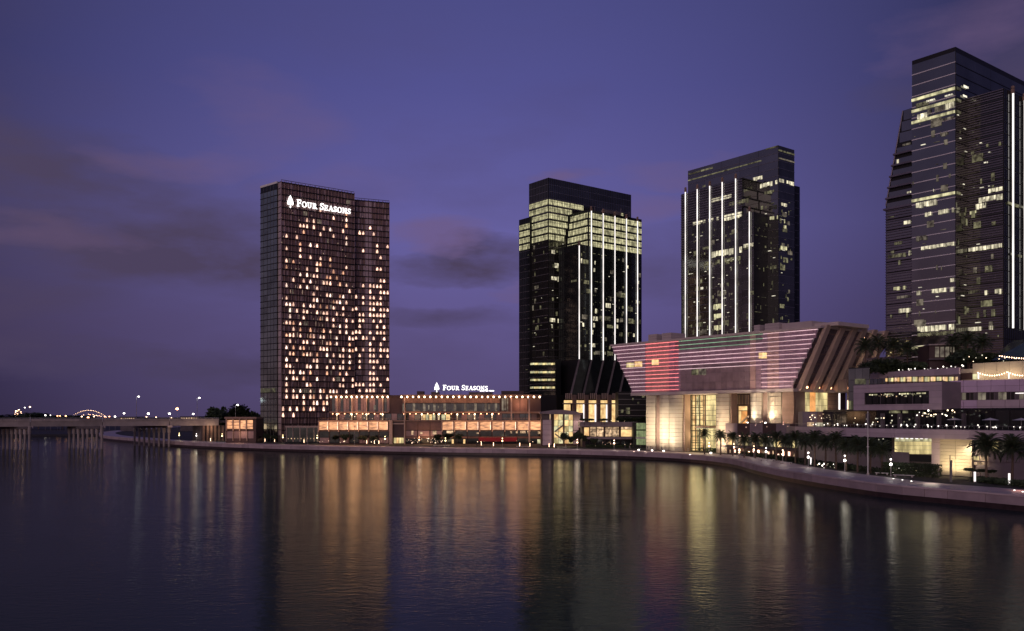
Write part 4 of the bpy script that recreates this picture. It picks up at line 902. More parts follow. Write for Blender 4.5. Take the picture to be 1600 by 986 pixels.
# glowing screens
def screens(xs, w):
    for a in xs:
        pf('lantern_screen', 'lantern', a, a+w, 658.9, 671.6, .25, .15)
        pf('screen_fin', 'fin', a-1.5, a-.25, 657.5, 674.5, 1.3, 1.2)
        pf('screen_tube', 'room', a+w-.9, a+w-.2, 659.2, 671.3, .5, .15)
screens([499.3+k*15.55 for k in range(7)], 13.2); screens([691.8+k*19.6 for k in range(8)], 16.4)
pf('end_pillar', 'fin', 608.5, 613.5, 656.5, 694, 1.4, 3)
pf('end_pillar', 'fin', 631.6, 633.4, 645, 694, 1.4, 2)
for k in range(3): pf('cladding_panel', 'brick', 634+k*19.3, 652.6+k*19.3, 659.5, 671.8, .3, .15)
for k in range(7): pf('shop_glass', 'glass_b', 500+k*15.5, 514+k*15.5, 674, 683.5, .1, .12); pf('shop_glass', 'glass_b' if k % 2 else 'copper_d', 500+k*15.5, 514+k*15.5, 684, 692.5, .1, .12)
for k in range(11):
    a = 634+k*19.4; pf('shop_glass', 'copper_d' if k < 3 else 'glass_b', a, a+17.6, 673, 681.5, .1, .12); pf('shop_band', 'brick', a, a+18.6, 682, 685, .35, .3)
    pf('ground_glass', 'glass_b', a, a+17.6, 685.5, 692.8, .1, .12)
for (a, b_, c_, d_) in ((643, 646, 673, 679), (656, 660, 675, 678), (676, 682, 673, 679), (698, 708, 673, 677), (797, 800, 674, 677), (806, 809, 674, 677), (813, 821, 673, 677), (824, 827, 673, 677), (840, 846, 674, 678), (744, 748, 676, 678)): pf('lit_window', 'shop', a, b_, c_, d_, .3, .1)
for (a, b_) in ((706, 709), (724, 727), (839.5, 845)): pf('lit_door', 'roomy' if a > 800 else 'gold', a, b_, 686.5, 693, .4, .1)
pf('red_awning', 'red', 748, 808, 683.5, 689.5, 2.6, 2.3)
pf('recess_wall', 'brown_d', 614, 631.5, 658, 692, -1, .4)
for k in range(4): pf('entry_pane', 'pale' if k != 1 else 'gold', 615.5+k*4, 619+k*4, 684, 692.5, .2, .1)
pf('entry_beam', 'fin', 613.6, 631.5, 661, 663, .5, .8)
for a, b_ in ((667, 677.5), (690, 696)): 0
for (a, b_, c_) in ((650.5, 661, 611), (673, 685, 612), (732, 769, 612.5), (783, 818, 610.5)): PU.pp('roof_plant', 'brown_d', PD, a, b_, c_, 617.5, -3, 6)
def clutter(name, label, cat, fc, root, a, b_, py, n, seed, out, hmax=2.6, mats=('shop', 'glint', 'room', 'glint')): 
    r = random.Random(seed)
    for k in range(n):
        px = r.uniform(a, b_); mb = MB(); zc = fc.z(px, py)+r.uniform(0, hmax); mb.ball(fc.P(fc.u(px), out+r.uniform(0, 2), zc), r.uniform(.10, .22), n=5, m=4); mb.build(name, r.choice(mats), root)
clutter('cafe_light', '', '', PF, PD, 636, 692, 692, 42, 3, 1.2); clutter('cafe_light', '', '', PF, PD, 745, 845, 691, 12, 5, 1.2, 1.2); clutter('cafe_light', '', '', PF, PD, 500, 606, 692, 16, 6, 1.5, 2.0)
clutter('terrace_light', '', '', PU, PD, 530, 606, 655, 14, 8, 2, 2.0); clutter('terrace_light', '', '', PU, PD, 640, 780, 655, 10, 9, 2, 2.0)
lamp(PF.P(PF.u(665), 4, 6), 1300, (1, .5, .24), PD); lamp(PU.P(PU.u(650), 5, zz(648, YP)), 900, (1, .5, .24), PD); lamp(PU.P(PU.u(735), 5, zz(648, YP)), 900, (1, .5, .24), PD); lamp(PU.P(PU.u(560), 5, zz(648, YP)), 900, (1, .5, .24), PD); lamp(PF.P(PF.u(700), 4, 6), 500, (1, .7, .4), PD)
for px in (520, 555, 590, 720, 760, 800, 835): lamp(PF.P(PF.u(px), 5, zp(665)), 1300, (1, .48, .22), PD, .8)  # warm fills added for the amber glow, no fixtures
sf = Face(gp(678, YP+4), gp(775, YP+4))
hotel_sign('white lit lettering with leaf emblem standing on the podium roof', sf, sf.u(692), zz(609.6, YP+4), 2.75, .4, (*gp(720, YP+4), zz(616, YP)), sf.u(682.5), 5.2)
sgn = [o for o in SC.objects if o.name.startswith('hotel_sign')][-1]
SUB = MB(); 
for k, w in enumerate((.5, .42, .5, .38, .5, 0, .5, .45, .5, 0, .5, .5, .42, .5, .45)):
    if w: u = sf.u(749.8)+k*.52; sf.add(SUB, u, u+w*.75, zz(611.6, YP+4), zz(611.6, YP+4)+.62, .45, .2)
SUB.build('small_lettering', 'sign', sgn, 'stuff')
sfm = MB()
for px in (695, 720, 745, 770): sf.add(sfm, sf.u(px), sf.u(px)+.15, zz(616.8, YP+4), zz(609.6, YP+4), .1, .15)
sf.add(sfm, sf.u(680), sf.u(771), zz(609.7, YP+4)-.15, zz(609.7, YP+4), .1, .15); sfm.build('sign_frame', 'black', sgn)
# pavilion to the left of the tower
LP = thing('lantern_pavilion', 'small pavilion with four glowing screens left of the hotel tower', 'pavilion', (*gp(376, 500), 3)); LF = Face(gp(353, 500), gp(400, 500))
volume('pavilion_core', 'brown_d', LP, [LF.P(0, 0, 0)[:2], LF.P(LF.L, 0, 0)[:2], LF.P(LF.L, -15, 0)[:2], LF.P(0, -15, 0)[:2]], 2.9, zz(653, 500))
for k in range(4): LF.pp('lantern_screen', 'lantern', LP, 355.5+k*10.4, 364+k*10.4, 656.5, 670, .4, .15); LF.pp('screen_fin', 'fin', LP, 353.8+k*10.4, 355.1+k*10.4, 654.5, 673, 1.4, 1.3)
LF.pp('roof_slab', 'brown', LP, 352, 402, 651.5, 654.3, 1.6, 12)
for k in range(4): LF.pp('glass_panel', 'copper_d', LP, 355+k*10.6, 364.5+k*10.6, 674, 685, .2, .1); LF.pp('fin', 'fin', LP, 353+k*11, 354+k*11, 674, 689, .8, .6)
lamp(LF.P(LF.L/2, 5, 9), 700, (1, .55, .32), LP)
# ------------------------------------------------------------------ glass stair house and restaurant between podium and hall
GS = thing('stair_house', 'yellow lit glass stair house with a curved roof beside the mauve pillar', 'building', (*gp(875, 450), 3)); g1 = Face(gp(846, 448), gp(915, 448))
def gs(name, m, a, b_, c_, d_, fr=.2, dp=.2): return g1.pp(name, m, GS, a, b_, c_, d_, fr, dp)
volume('house_core', 'brown_d', GS, [g1.P(0, -2, 0)[:2], g1.P(g1.L-1, -2, 0)[:2], g1.P(g1.L-1, -16, 0)[:2], g1.P(0, -16, 0)[:2]], 2.9, zz(645, 450))
for k in range(5): gs('pillar_panel', 'mauve', 848, 861.5, 656+k*8, 663.6+k*8, .6, 3)
gs('pillar_cap', 'conc_d', 846, 862, 646, 655.6, .9, 4); gs('lit_slot', 'shop', 858.6, 860.3, 647.5, 656, 1.1, .1)
gs('dark_pier', 'brown_d', 862, 865.5, 645, 694, .3, 2)
for i, (a, b_) in enumerate(((866, 872.5), (873, 879.5), (882.5, 888.6), (889, 895))):
    for k in range(5): gs('lit_pane', ('gold', 'pale', 'roomy')[(i+k) % 3], a, b_, 647.5+k*9.2, 656.2+k*9.2, -.9, .1)
gs('post', 'brown_d', 880, 882, 646, 694, .2, .4)
stp = MB(); g1.prism(stp, [(g1.u(867), zz(676, 448)), (g1.u(880), zz(666, 448)), (g1.u(880), zz(663, 448)), (g1.u(867), zz(673, 448))], 0, .5); g1.prism(stp, [(g1.u(867), zz(679, 448)), (g1.u(880), zz(689, 448)), (g1.u(880), zz(686, 448)), (g1.u(867), zz(676.5, 448))], 0, .5); stp.build('stair_flight', 'conc_d', GS)
cp = MB(); g1.prism(cp, [(g1.u(843), zz(643.5, 448)), (g1.u(866), zz(640.5, 448)), (g1.u(882), zz(640.5, 448)), (g1.u(900), zz(643, 448)), (g1.u(908), zz(646.5, 448)), (g1.u(908), zz(648.5, 448)), (g1.u(843), zz(646.5, 448))], 3.5, 16); cp.build('curved_roof', 'mauve_d', GS)
for a, b_, c_, d_ in ((896, 904, 657, 672), (904.3, 912, 656, 668), (896, 904, 673, 694), (896, 907, 647.5, 656.5)): gs('side_panel', 'mauve' if c_ > 650 else 'mauve_d', a, b_, c_, d_, .1, .8)
lamp(g1.P(g1.u(880), 3, 8), 900, (1, .7, .4), GS); lamp(g1.P(g1.u(903), 4, 15), 500, (1, .7, .5), GS)
RS = thing('restaurant', 'two storey restaurant with warm windows left of the stone pylons', 'building', (*gp(950, 432), 3)); r1 = Face(gp(910, 430), gp(997, 430))
volume('wall', 'brown_d', RS, [r1.P(0, -1, 0)[:2], r1.P(r1.L, -1, 0)[:2], r1.P(r1.L, -14, 0)[:2], r1.P(0, -14, 0)[:2]], 2.9, zz(662, 430))
def rs_(name, m, a, b_, c_, d_, fr=.2, dp=.2): return r1.pp(name, m, RS, a, b_, c_, d_, fr, dp)
rs_('roof_slab', 'mauve_d', 906, 996, 659.5, 666.5, 1.8, 14); rs_('floor_slab', 'mauve_d', 912, 986, 682.5, 686, 3.0, 3.5)
for a in (922, 933, 946, 957, 970.5, 979): rs_('lit_window', 'shop', a, a+9.8, 667.2, 670.4, -.2, .1); rs_('lit_window', 'gold' if a > 960 else 'shop', a, a+9.8, 671.2, 682, -.25, .1)
rs_('lit_window', 'gold', 913, 920.5, 668, 681, -.25, .1)
for a in (921, 944.5, 969): rs_('post', 'brown_d', a, a+1.2, 666.6, 682.5, .1, .5)
for k in range(9): rs_('shop_glass', 'glass_b', 914+k*8, 921+k*8, 687, 697, .1, .1)
clutter('cafe_light', '', '', r1, RS, 915, 985, 697, 16, 12, .8, 2.2, ('shop', 'glint', 'room')); clutter('roof_light', '', '', r1, RS, 915, 985, 659, 8, 14, -2, .8, ('shop', 'glint'))
dn = Face(gp(988, 424), gp(1010, 424))
GB = thing('green_glass_link', 'green lit glass link squeezed between the restaurant and the first stone pylon', 'building', (*gp(1000, 424), 3))
volume('wall', 'black', GB, [dn.P(.5, -1, 0)[:2], dn.P(dn.L, -1, 0)[:2], dn.P(dn.L, -8, 0)[:2], dn.P(.5, -8, 0)[:2]], 2.9, zz(660, 424))
for k in range(3):
    for q in range(4): dn.pp('glass_panel', 'greenlit', GB, 994.5+q*3.7, 997.9+q*3.7, 661+k*12, 671+k*12, .1, .12)
dn.pp('floor_band', 'white', GB, 993.5, 1009.5, 683, 685.5, .5, .6)
# dark shops under the hall, right of the pylons
MP = thing('dark_shops', 'low shop block with dark upper band and lit windows behind the palms', 'building', (*gp(1190, 330), 3)); m1 = Face(Vector((84, 352)), Vector((102, 312)))
volume('wall', 'brown_d', MP, [m1.P(0, -.6, 0)[:2], m1.P(m1.L, -.6, 0)[:2], m1.P(m1.L, -22, 0)[:2], m1.P(0, -14, 0)[:2]], 2.9, 15.0)
L_ = m1.L
for k in range(6): m1.piece('upper_panel', 'brown_d' if k % 2 else 'mauve_d', MP, L_*k/6+.05, L_*(k+1)/6-.05, 10.8, 15.2, .2, .3)
r9 = random.Random(4)
for k in range(22):
    a = L_*k/22
    if r9.random() < .85: m1.piece('lit_window', r9.choice(('shop', 'pale', 'softlit', 'gold')), MP, a+.1, a+L_/22-.1, 6.8, 9.9, .2, .1)
m1.piece('awning', 'conc_d', MP, 0, L_, 5.9, 6.5, 2.5, 2.5)
for k in range(16): m1.piece('shop_light', r9.choice(('shop', 'room', 'bulb')), MP, L_*k/16+.3, L_*k/16+r9.uniform(.7, 1.5), 3.8, 3.8+r9.uniform(.5, 1.6), .5, .1)
for k in range(10): m1.piece('sign_light', 'room', MP, 6+k*2.6, 7.6+k*2.6, 10.2, 10.5, .5, .1)
clutter('facade_glint', '', '', m1, MP, 1170, 1240, 668, 18, 15, .5, 2.4, ('shop', 'room', 'officeb'))
# ------------------------------------------------------------------ terraced mall on the right
ML = thing('terraced_mall', 'mauve clad terraced mall with dining decks and a big yellow lit stone bay', 'building', (112, 215, 3))
deck = [Vector((91.6, 290)), Vector((92.0, 270)), Vector((94.3, 253)), Vector((105, 229.5)), Vector((116.6, 204)), Vector((134, 166))]
def poly_faces(pts): return [Face(pts[i], pts[i+1]) for i in range(len(pts)-1)]
dk = poly_faces(deck); 
for f_ in dk:
    n_ = max(1, int(f_.L/7))
    for k in range(n_):
        for (z0, z1) in ((12.25, 13.4), (13.45, 14.6)): f_.piece('fascia_panel', 'mauve', ML, f_.L*k/n_+.04, f_.L*(k+1)/n_-.04, z0, z1, .05, .5)
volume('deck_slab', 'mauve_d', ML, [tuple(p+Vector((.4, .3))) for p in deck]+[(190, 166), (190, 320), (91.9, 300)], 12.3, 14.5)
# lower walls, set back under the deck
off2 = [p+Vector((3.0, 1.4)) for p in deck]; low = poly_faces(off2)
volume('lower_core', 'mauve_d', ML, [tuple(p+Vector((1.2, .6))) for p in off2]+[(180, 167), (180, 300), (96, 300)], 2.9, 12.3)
lf = [Face(off2[i], off2[i+1]) for i in range(5)]
F2, F3, F4_, F5 = lf[1], lf[2], lf[3], lf[4]
def mp(f, name, m, a, b_, c_, d_, fr=.1, dp=.3): return f.pp(name, m, ML, a, b_, c_, d_, fr, dp)
for k in range(10):
    a = 1317+k*7.7
    f = F3 if a < 1400 else F4_
    mp(f, 'dark_pane', 'glass_b', a, a+7.3, 681, 693, .2, .2); mp(f, 'dark_pane', 'glass_b', a, a+7.3, 693.5, 705, .2, .2)
mp(F3, 'lit_stone_panel', 'stone_y', 1296, 1314.5, 680.5, 692, .6, .4)
spot(F3.P(F3.u(1305), 3, 5), F3.P(F3.u(1305), 0, 11), 900, (1, .8, .5), ML, 80)
for k in range(8):
    for q in range(4): mp(F4_, 'lit_pane', 'roomy' if q < 1 else 'pale', 1398.5+k*7.6, 1405.7+k*7.6, 683.5+q*6.6, 689.6+q*6.6, .15, .15)
for k in range(7): mp(F4_, 'ceiling_light', 'led', 1401+k*7.6, 1405+k*7.6, 684, 686, .3, .08)
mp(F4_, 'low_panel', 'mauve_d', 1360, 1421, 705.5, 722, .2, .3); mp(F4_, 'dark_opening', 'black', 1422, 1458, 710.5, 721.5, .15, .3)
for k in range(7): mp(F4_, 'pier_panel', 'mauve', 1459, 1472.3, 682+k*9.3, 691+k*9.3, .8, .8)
# tall stone bay, courses
SB = F5 if F5.u(1500) > 0 else F4_
zb0, zb1 = 3.1, SB.z(1500, 685)
for q, (a, b_) in enumerate(((1472.8, 1497.5), (1498, 1523))):
    for k in range(11):
        SB.piece('stone_course', 'stone_y', ML, SB.u(a), SB.u(b_), zb0+(zb1-zb0)*k/11+.03, zb0+(zb1-zb0)*(k+1)/11-.03, 1.0+R.uniform(0, .03), .6)
for px, z_, e in ((1482, 3.6, 900), (1497, 3.6, 1200), (1512, 3.6, 1000)): spot(SB.P(SB.u(px), 4.5, z_), SB.P(SB.u(px), 1, 9), e*1.5, (1, .80, .45), ML, 130, 1.2)
spot(SB.P(SB.u(1519), 3.0, 11.6), SB.P(SB.u(1517), 1, 4), 1500, (1, .85, .55), ML, 120, .3)
volume('bay_step', 'mauve_d', ML, [SB.P(SB.u(1523.5), 0, 0)[:2], SB.P(SB.L, 0, 0)[:2], SB.P(SB.L, -3, 0)[:2], SB.P(SB.u(1523.5), -3, 0)[:2]], 2.9, 12.3)
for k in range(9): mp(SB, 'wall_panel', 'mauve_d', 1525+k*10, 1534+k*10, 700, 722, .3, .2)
for (a, b_, c_, d_, m_) in ((1524, 1532, 713, 719, 'pale'), (1534, 1546, 712, 720, 'shop'), (1527, 1540, 688, 700, 'softlit'), (1552, 1562, 690, 704, 'pale'), (1564, 1574, 692, 706, 'softlit')): mp(SB, 'lit_window', m_, a, b_, c_, d_, .6, .1)
for k in range(4): mp(SB, 'lit_window', 'shop', 1525+k*5.6, 1529+k*5.6, 722, 726, .7, .1)
# dining deck, recessed dark storey with columns
off3 = [p+Vector((11, 5.5)) for p in deck]
volume('deck_storey', 'black', ML, [tuple(p) for p in off3]+[(185, 190), (185, 320), (106, 300)], 14.6, 20)
for i, f_ in enumerate(poly_faces(off3)):
    n_ = max(1, int(f_.L/4))
    for k in range(n_): f_.piece('deck_glass', 'glass_b', ML, f_.L*k/n_+.1, f_.L*(k+1)/n_-.1, 14.7, 19.4, .2, .1)
c3 = Face(deck[2]+Vector((7.5, 3.7)), deck[4]+Vector((7.5, 3.7)))
for px in (1355, 1378, 1405, 1433, 1466, 1505): c3.pp('column', 'conc_d', ML, px-1.8, px+1.8, 646, 669, .2, .9)
for (a, b_) in ((1390, 1400), (1401, 1407), (1411, 1419)): c3.pp('lit_window', 'officed', ML, a, b_, 641.5, 645.5, .2, .2)
# box with the long window
BX0, BX1 = Vector((101, 265)), Vector((112.8, 235)); bxL = along(BX1, ((BX0.x-BX1.x)/(BX0.y-BX1.y))*F+CX, 1334.6); bf = Face(bxL, BX1)
zb_, ztp = 19.65, 27.0
volume('window_box', 'mauve_d', ML, [bf.P(0, 0, 0)[:2], bf.P(bf.L, 0, 0)[:2], (BX1.x+22, BX1.y+10), (bxL.x+24, bxL.y+10)], zb_, ztp)
wz0, wz1 = bf.z(1400, 631.5), bf.z(1400, 612.5); wu0, wu1 = bf.u(1352.5), bf.u(1452.5)
rows_ = [zb_, zb_+1.3, wz0, (wz0+wz1)/2, wz1, wz1+1.3, ztp]
def clad(f, a, b_, z0, z1, m, n, name='cladding_panel', fr=.25):
    for k in range(n): f.piece(name, m, ML, a+(b_-a)*k/n+.03, a+(b_-a)*(k+1)/n-.03, z0+.03, z1-.03, fr+R.uniform(0, .02), .3)
for i in range(6):
    if i in (2, 3): clad(bf, 0, wu0, rows_[i], rows_[i+1], 'mauve', 1); clad(bf, wu1, bf.L, rows_[i], rows_[i+1], 'mauve', 1)
    else: clad(bf, 0, bf.L, rows_[i], rows_[i+1], 'mauve', 5)
for k in range(4):
    u0, u1 = wu0+(wu1-wu0)*k/4, wu0+(wu1-wu0)*(k+1)/4
    bf.piece('window_pane', 'glass_b', ML, u0+.1, u1-.1, wz0, wz1, .05, .1); bf.piece('ceiling_light', 'roomy', ML, u0+1.5, u1-1.2, wz1-.75, wz1-.4, .12, .05)
clutter('room_light', '', '', bf, ML, 1370, 1448, 620, 34, 18, .12, .9, ('officeb', 'officed', 'shop'))
for k in range(10): bf.piece('mullion', 'black', ML, wu0+(wu1-wu0)*k/9-.05, wu0+(wu1-wu0)*k/9+.05, wz0, wz1, .3, .2)
bs = Face(BX1, gp(1485, 243)); volume('box_return', 'conc_d', ML, [tuple(BX1), tuple(bs.B), tuple(bs.B+Vector((3, 14))), tuple(BX1+Vector((0, 14)))], 19.0, 27.3)
# long right box, two bands with a glazed strip between
rb = Face(gp(1485, 240), gp(1640, 224)); volume('right_box', 'mauve_d', ML, [tuple(rb.A), tuple(rb.B), (rb.B.x+10, rb.B.y+40), (rb.A.x+8, rb.A.y+40)], 18.9, 27.4)
nb_ = 7
def rbz(px, py): return rb.z(px, py)
zA0, zA1, zA2, zA3, zA4 = rbz(1500, 645.5), rbz(1500, 625.5), rbz(1500, 613.5), rbz(1500, 604), rbz(1500, 594.5)
for k in range(nb_):
    u0, u1 = rb.L*k/nb_, rb.L*(k+1)/nb_
    for (z0, z1, m_) in ((zA0, (zA0+zA1)/2, 'mauve_v' if k < 2 else 'mauve'), ((zA0+zA1)/2, zA1, 'mauve_v' if k < 2 else 'mauve'), (zA2, zA3, 'mauve_v'), (zA3, zA4, 'mauve_v')): rb.piece('cladding_panel', m_, ML, u0+.04, u1-.04, z0+.03, z1-.03, .25+R.uniform(0, .03), .3)
for k in range(24):
    u0, u1 = rb.L*k/24, rb.L*(k+1)/24; rb.piece('strip_pane', ('glass_b', 'softlit', 'conc_d', 'glass_b', 'softlit')[(k*7) % 5], ML, u0+.06, u1-.06, zA1+.05, zA2-.05, .05, .1)
rb.pp('ceiling_light', 'led', ML, 1587, 1602, 613.8, 615, .3, .1)
# upper levels
ub = Face(gp(1358, 290), gp(1500, 255)); volume('upper_deck', 'mauve_d', ML, [tuple(ub.A), tuple(ub.B), (ub.B.x+10, ub.B.y+50), (ub.A.x+8, ub.A.y+50)], 27.0, 31.5)
zu = lambda py: ub.z(1440, py)
for k in range(8): ub.piece('fascia_panel', 'mauve', ML, ub.L*k/8+.04, ub.L*(k+1)/8-.04, zu(588), zu(578), .3, .5)
for k in range(24):
    a = 1384+k*4.7; f_ = ub.pp('lit_window', ('gold', 'roomy', 'pale', 'shop')[k % 4], ML, a, min(a+4.4, 1498), 589, 596, .15, .1)
    if k % 2: ub.pp('window_post', 'brown_d', ML, a-.5, a+.3, 588, 600, .4, .3)
for k in range(4): ub.pp('dark_pane', 'glass_g', ML, 1360+k*6, 1365.4+k*6, 590, 600, .15, .1)
# green grey stair core at the left end
sc_ = Face(gp(1326, 275), gp(1359, 268)); volume('stair_core', 'glass_b', ML, [tuple(sc_.A), tuple(sc_.B), (sc_.B.x+4, sc_.B.y+12), (sc_.A.x+4, sc_.A.y+12)], 14.6, zz(574, 272))
for k in range(5):
    for q in range(3): sc_.piece('core_panel', 'glass_g', ML, sc_.L*q/3+.05, sc_.L*(q+1)/3-.05, 15+k*3.5, 15+(k+1)*3.5-.1, .15, .1)
for k in range(3): sc_.pp('lit_window', 'officed', ML, 1337+k*5.5, 1342+k*5.5, 592, 600, .35, .1)
for k in range(2): sc_.pp('lit_window', 'officed', ML, 1328+k*3, 1330+k*3, 626, 644, .35, .1)
# deck wall and terrace at the left, above the shops
tw = Face(gp(1254, 300), gp(1324, 292)); volume('deck_block', 'mauve_d', ML, [tuple(tw.A), tuple(tw.B), (tw.B.x+3, tw.B.y+20), (tw.A.x+3, tw.A.y+14)], 14.5, zz(643, 298))
for k in range(6): tw.piece('deck_panel', 'brown' if k > 1 else 'mauve_d', ML, tw.L*k/6+.05, tw.L*(k+1)/6-.05, 14.8, zz(643.5, 298), .2, .2)
# lit wall with string of bulbs at the upper right
uw = Face(gp(1502, 262), gp(1640, 240)); volume('garden_wall', 'mauve_d', ML, [tuple(uw.A), tuple(uw.B), (uw.B.x+10, uw.B.y+30), (uw.A.x+8, uw.A.y+30)], 27.4, zz(577, 262))
for k in range(7): uw.piece('wall_panel', 'stone_y', ML, uw.L*k/7+.04, uw.L*(k+1)/7-.04, 27.6, zz(577, 262) if k < 1 else zz(569, 262), .2, .4)
uw.pp('lit_door', 'roomy', ML, 1521.5, 1528, 584.5, 592.5, .5, .1); uw.pp('dark_pane', 'brown_d', ML, 1503, 1521, 583, 593, .5, .1)
for px in (1531.5, 1579): uw.pp('lit_post', 'led', ML, px-.7, px+.7, 582, 592, .9, .2); lamp(uw.P(uw.u(px), 2, 29.5), 180, (1, .8, .5), ML)
for px in (1545, 1562, 1592): lamp(uw.P(uw.u(px), 3, 30), 150, (1, .8, .5), ML)
# green mound roof behind it
mr = thing('tent_roof', 'dark green tented roof with a row of bulbs at the upper right edge', 'roof', (*gp(1590, 275), 30)); mr_ = MB(); a, b_, c_ = gp(1548, 275), gp(1582, 285), gp(1640, 270)
mr_.hexa([(a.x, a.y, zz(563, 275)), (c_.x, c_.y, zz(563, 275)), (c_.x+6, c_.y+16, zz(563, 275)), (a.x+6, a.y+16, zz(563, 275)), (b_.x, b_.y, zz(533, 285)), (c_.x, c_.y+8, zz(530, 285)), (c_.x+6, c_.y+12, zz(530, 285)), (b_.x+5, b_.y+6, zz(533, 285))])
mr_.build('canvas', 'glass_g', mr)
lamp((b_.x, b_.y-14, zz(552, 275)), 350, (.8, 1, .6), mr)
# upper hall behind the trees
uh = thing('rooftop_pavilion', 'dim rooftop pavilion behind dark trees below the nearest tower', 'pavilion', (*gp(1470, 285), 28)); uf = Face(gp(1452, 285), gp(1500, 283))
volume('wall', 'brown_d', uh, [tuple(uf.A), tuple(uf.B), (uf.B.x, uf.B.y+8), (uf.A.x, uf.A.y+8)], 31, zz(539, 285))
for k in range(4): uf.pp('window', 'softlit', uh, 1461+k*8, 1467+k*8, 542, 558, .2, .1)
uf.pp('roof_slab', 'conc', uh, 1450, 1502, 537.5, 539.5, 1, 8); uf.pp('floor_slab', 'conc_d', uh, 1450, 1540, 560, 562, 1.5, 3)
wb = thing('white_kiosk', 'pale kiosk between dark trees above the left end of the mall', 'kiosk', (*gp(1385, 300), 31)); wf = Face(gp(1368, 300), gp(1412, 300))
volume('wall', 'conc', wb, [tuple(wf.A), tuple(wf.B), (wf.B.x, wf.B.y+6), (wf.A.x, wf.A.y+6)], 31, zz(561, 300)); wf.pp('roof_slab', 'mauve_d', wb, 1366, 1414, 558.5, 561, 1, 8)
for k in range(4): wf.pp('wall_panel', 'conc', wb, 1370+k*10, 1379+k*10, 563, 576, .2, .2)
# ------------------------------------------------------------------ planting
ORD = 'first second third fourth fifth sixth seventh eighth ninth tenth eleventh twelfth thirteenth fourteenth fifteenth sixteenth seventeenth eighteenth nineteenth twentieth'.split()
def ordn(i, n):
    if i < 20: return ORD[i]
    t_ = i+1; return {2: 'twenty', 3: 'thirty', 4: 'forty'}[t_//10]+(('-'+ORD[t_ % 10-1]) if t_ % 10 else '') if t_ % 10 else {2: 'twentieth', 3: 'thirtieth', 4: 'fortieth'}[t_//10]
def frond_mesh(seed, L0=3.4):
    r = random.Random(seed); mb = MB(); n = 11; pts = []; el_ = .0
    for k in range(n+1):
        s_ = k/n; pts.append(Vector((L0*s_*(1-.18*s_), 0, L0*(.50*s_-.62*s_*s_))))
    for k in range(n):
        a, b_ = pts[k], pts[k+1]; w = .05*(1-k/n)+.015
        mb.poly([a+Vector((0, w, 0)), a-Vector((0, w, 0)), b_-Vector((0, w, 0)), b_+Vector((0, w, 0))])
        if k < 1: continue
        s_ = k/n; ll = .95*math.sin(math.pi*min(1, .18+s_*.80))**.6
        for sg in (-1, 1):
            for h_ in (0, .5):
                p = a.lerp(b_, h_); t_ = p+Vector((ll*.55, sg*ll*.75, -ll*(.30+.25*r.random())-.04)); d = Vector((.085, 0, 0))
                mb.poly([p-d*.5, p+d, t_])
    return mb.mesh('palm frond', 'frond')
FR = [frond_mesh(k) for k in range(4)]
def palm_proto_trunk(h):
    mb = MB(); n = 7; pr = None
    for k in range(n):
        z0, z1 = h*k/n, h*(k+1)/n; r0 = .30-.10*k/n; mb.tube((0.04*math.sin(k), 0, z0), (0.04*math.sin(k+1), 0, z1+.03), r0*.92, r0*1.02, 8, False)
    mb.ball((0, 0, h), .42, 1.3); return mb.mesh('palm trunk', 'bark')
TR = {}
def palm(p, h, label, group, seed, size=1.0, nf=38, z0=3.05):
    r = random.Random(seed); hk = round(h); 
    if hk not in TR: TR[hk] = palm_proto_trunk(hk)
    t_ = thing('palm_tree', label, 'palm', (p[0], p[1], z0), r.uniform(0, 6.28), group)
    o = bpy.data.objects.new('trunk', TR[hk]); link(o, t_); o.scale = (1, 1, h/hk)
    for k in range(nf):
        f = bpy.data.objects.new('frond', FR[k % 4]); link(f, t_); tilt = math.radians(-80+135*(k+.5)/nf)
        f.location = (0, 0, h+.1); s_ = size*r.uniform(.85, 1.1); f.scale = (s_, s_, s_)
        f.rotation_euler = (r.uniform(-.2, .2), tilt*.85, k*2.399+r.uniform(-.2, .2))
    return t_
row = [(1101, 350, 9.0), (1126, 343, 8.4), (1145, 336, 8), (1163, 320, 7.2), (1180, 316, 7.4), (1196, 308, 7.4), (1213, 300, 8.5), (1228, 294, 7.6), (1243, 284, 9), (1258, 272, 8), (1273, 264, 9.3), (1290, 256, 8.4), (1306, 249, 9.4), (1322, 244, 7.6), (1340, 238, 8.2), (1360, 233, 7.8), (1378, 229, 7.0)]
for i, (px, py, h) in enumerate(row):
    p = gp(px, py); palm(p, h*.86, ordn(i, 0)+' palm from the left in the row along the promenade', 'palms along the promenade', 50+i, 1.0 if i < 3 else 1.15)
palm(ground(1541, 754, 3.05), 8.0, 'tall palm standing right of the yellow lit stone bay', None, 91, 1.35, 48)
palm(ground(1582, 756, 3.05), 7.8, 'tall bushy palm near the right edge of the picture', None, 92, 1.3, 48)
palm(ground(1612, 759, 3.05), 7.2, 'palm cut by the right edge of the picture', None, 93, 1.2, 30)
for i, (px, Y, zt_, zb__) in enumerate(((1352, 285, 538, 572), (1372, 290, 533, 572), (1396, 292, 536, 575), (1418, 288, 541, 575), (1488, 282, 530, 570), (1512, 280, 528, 570), (1535, 283, 532, 570))):
    p = gp(px, Y); zb2_ = 30.5; palm(p, max(2.5, zz(zt_, Y)-zb2_-1), ordn(i, 0)+' dark palm from the left on the upper terrace below the towers', 'palms on the upper terrace', 120+i, 1.35, 30, zb2_)
LEAFM = []
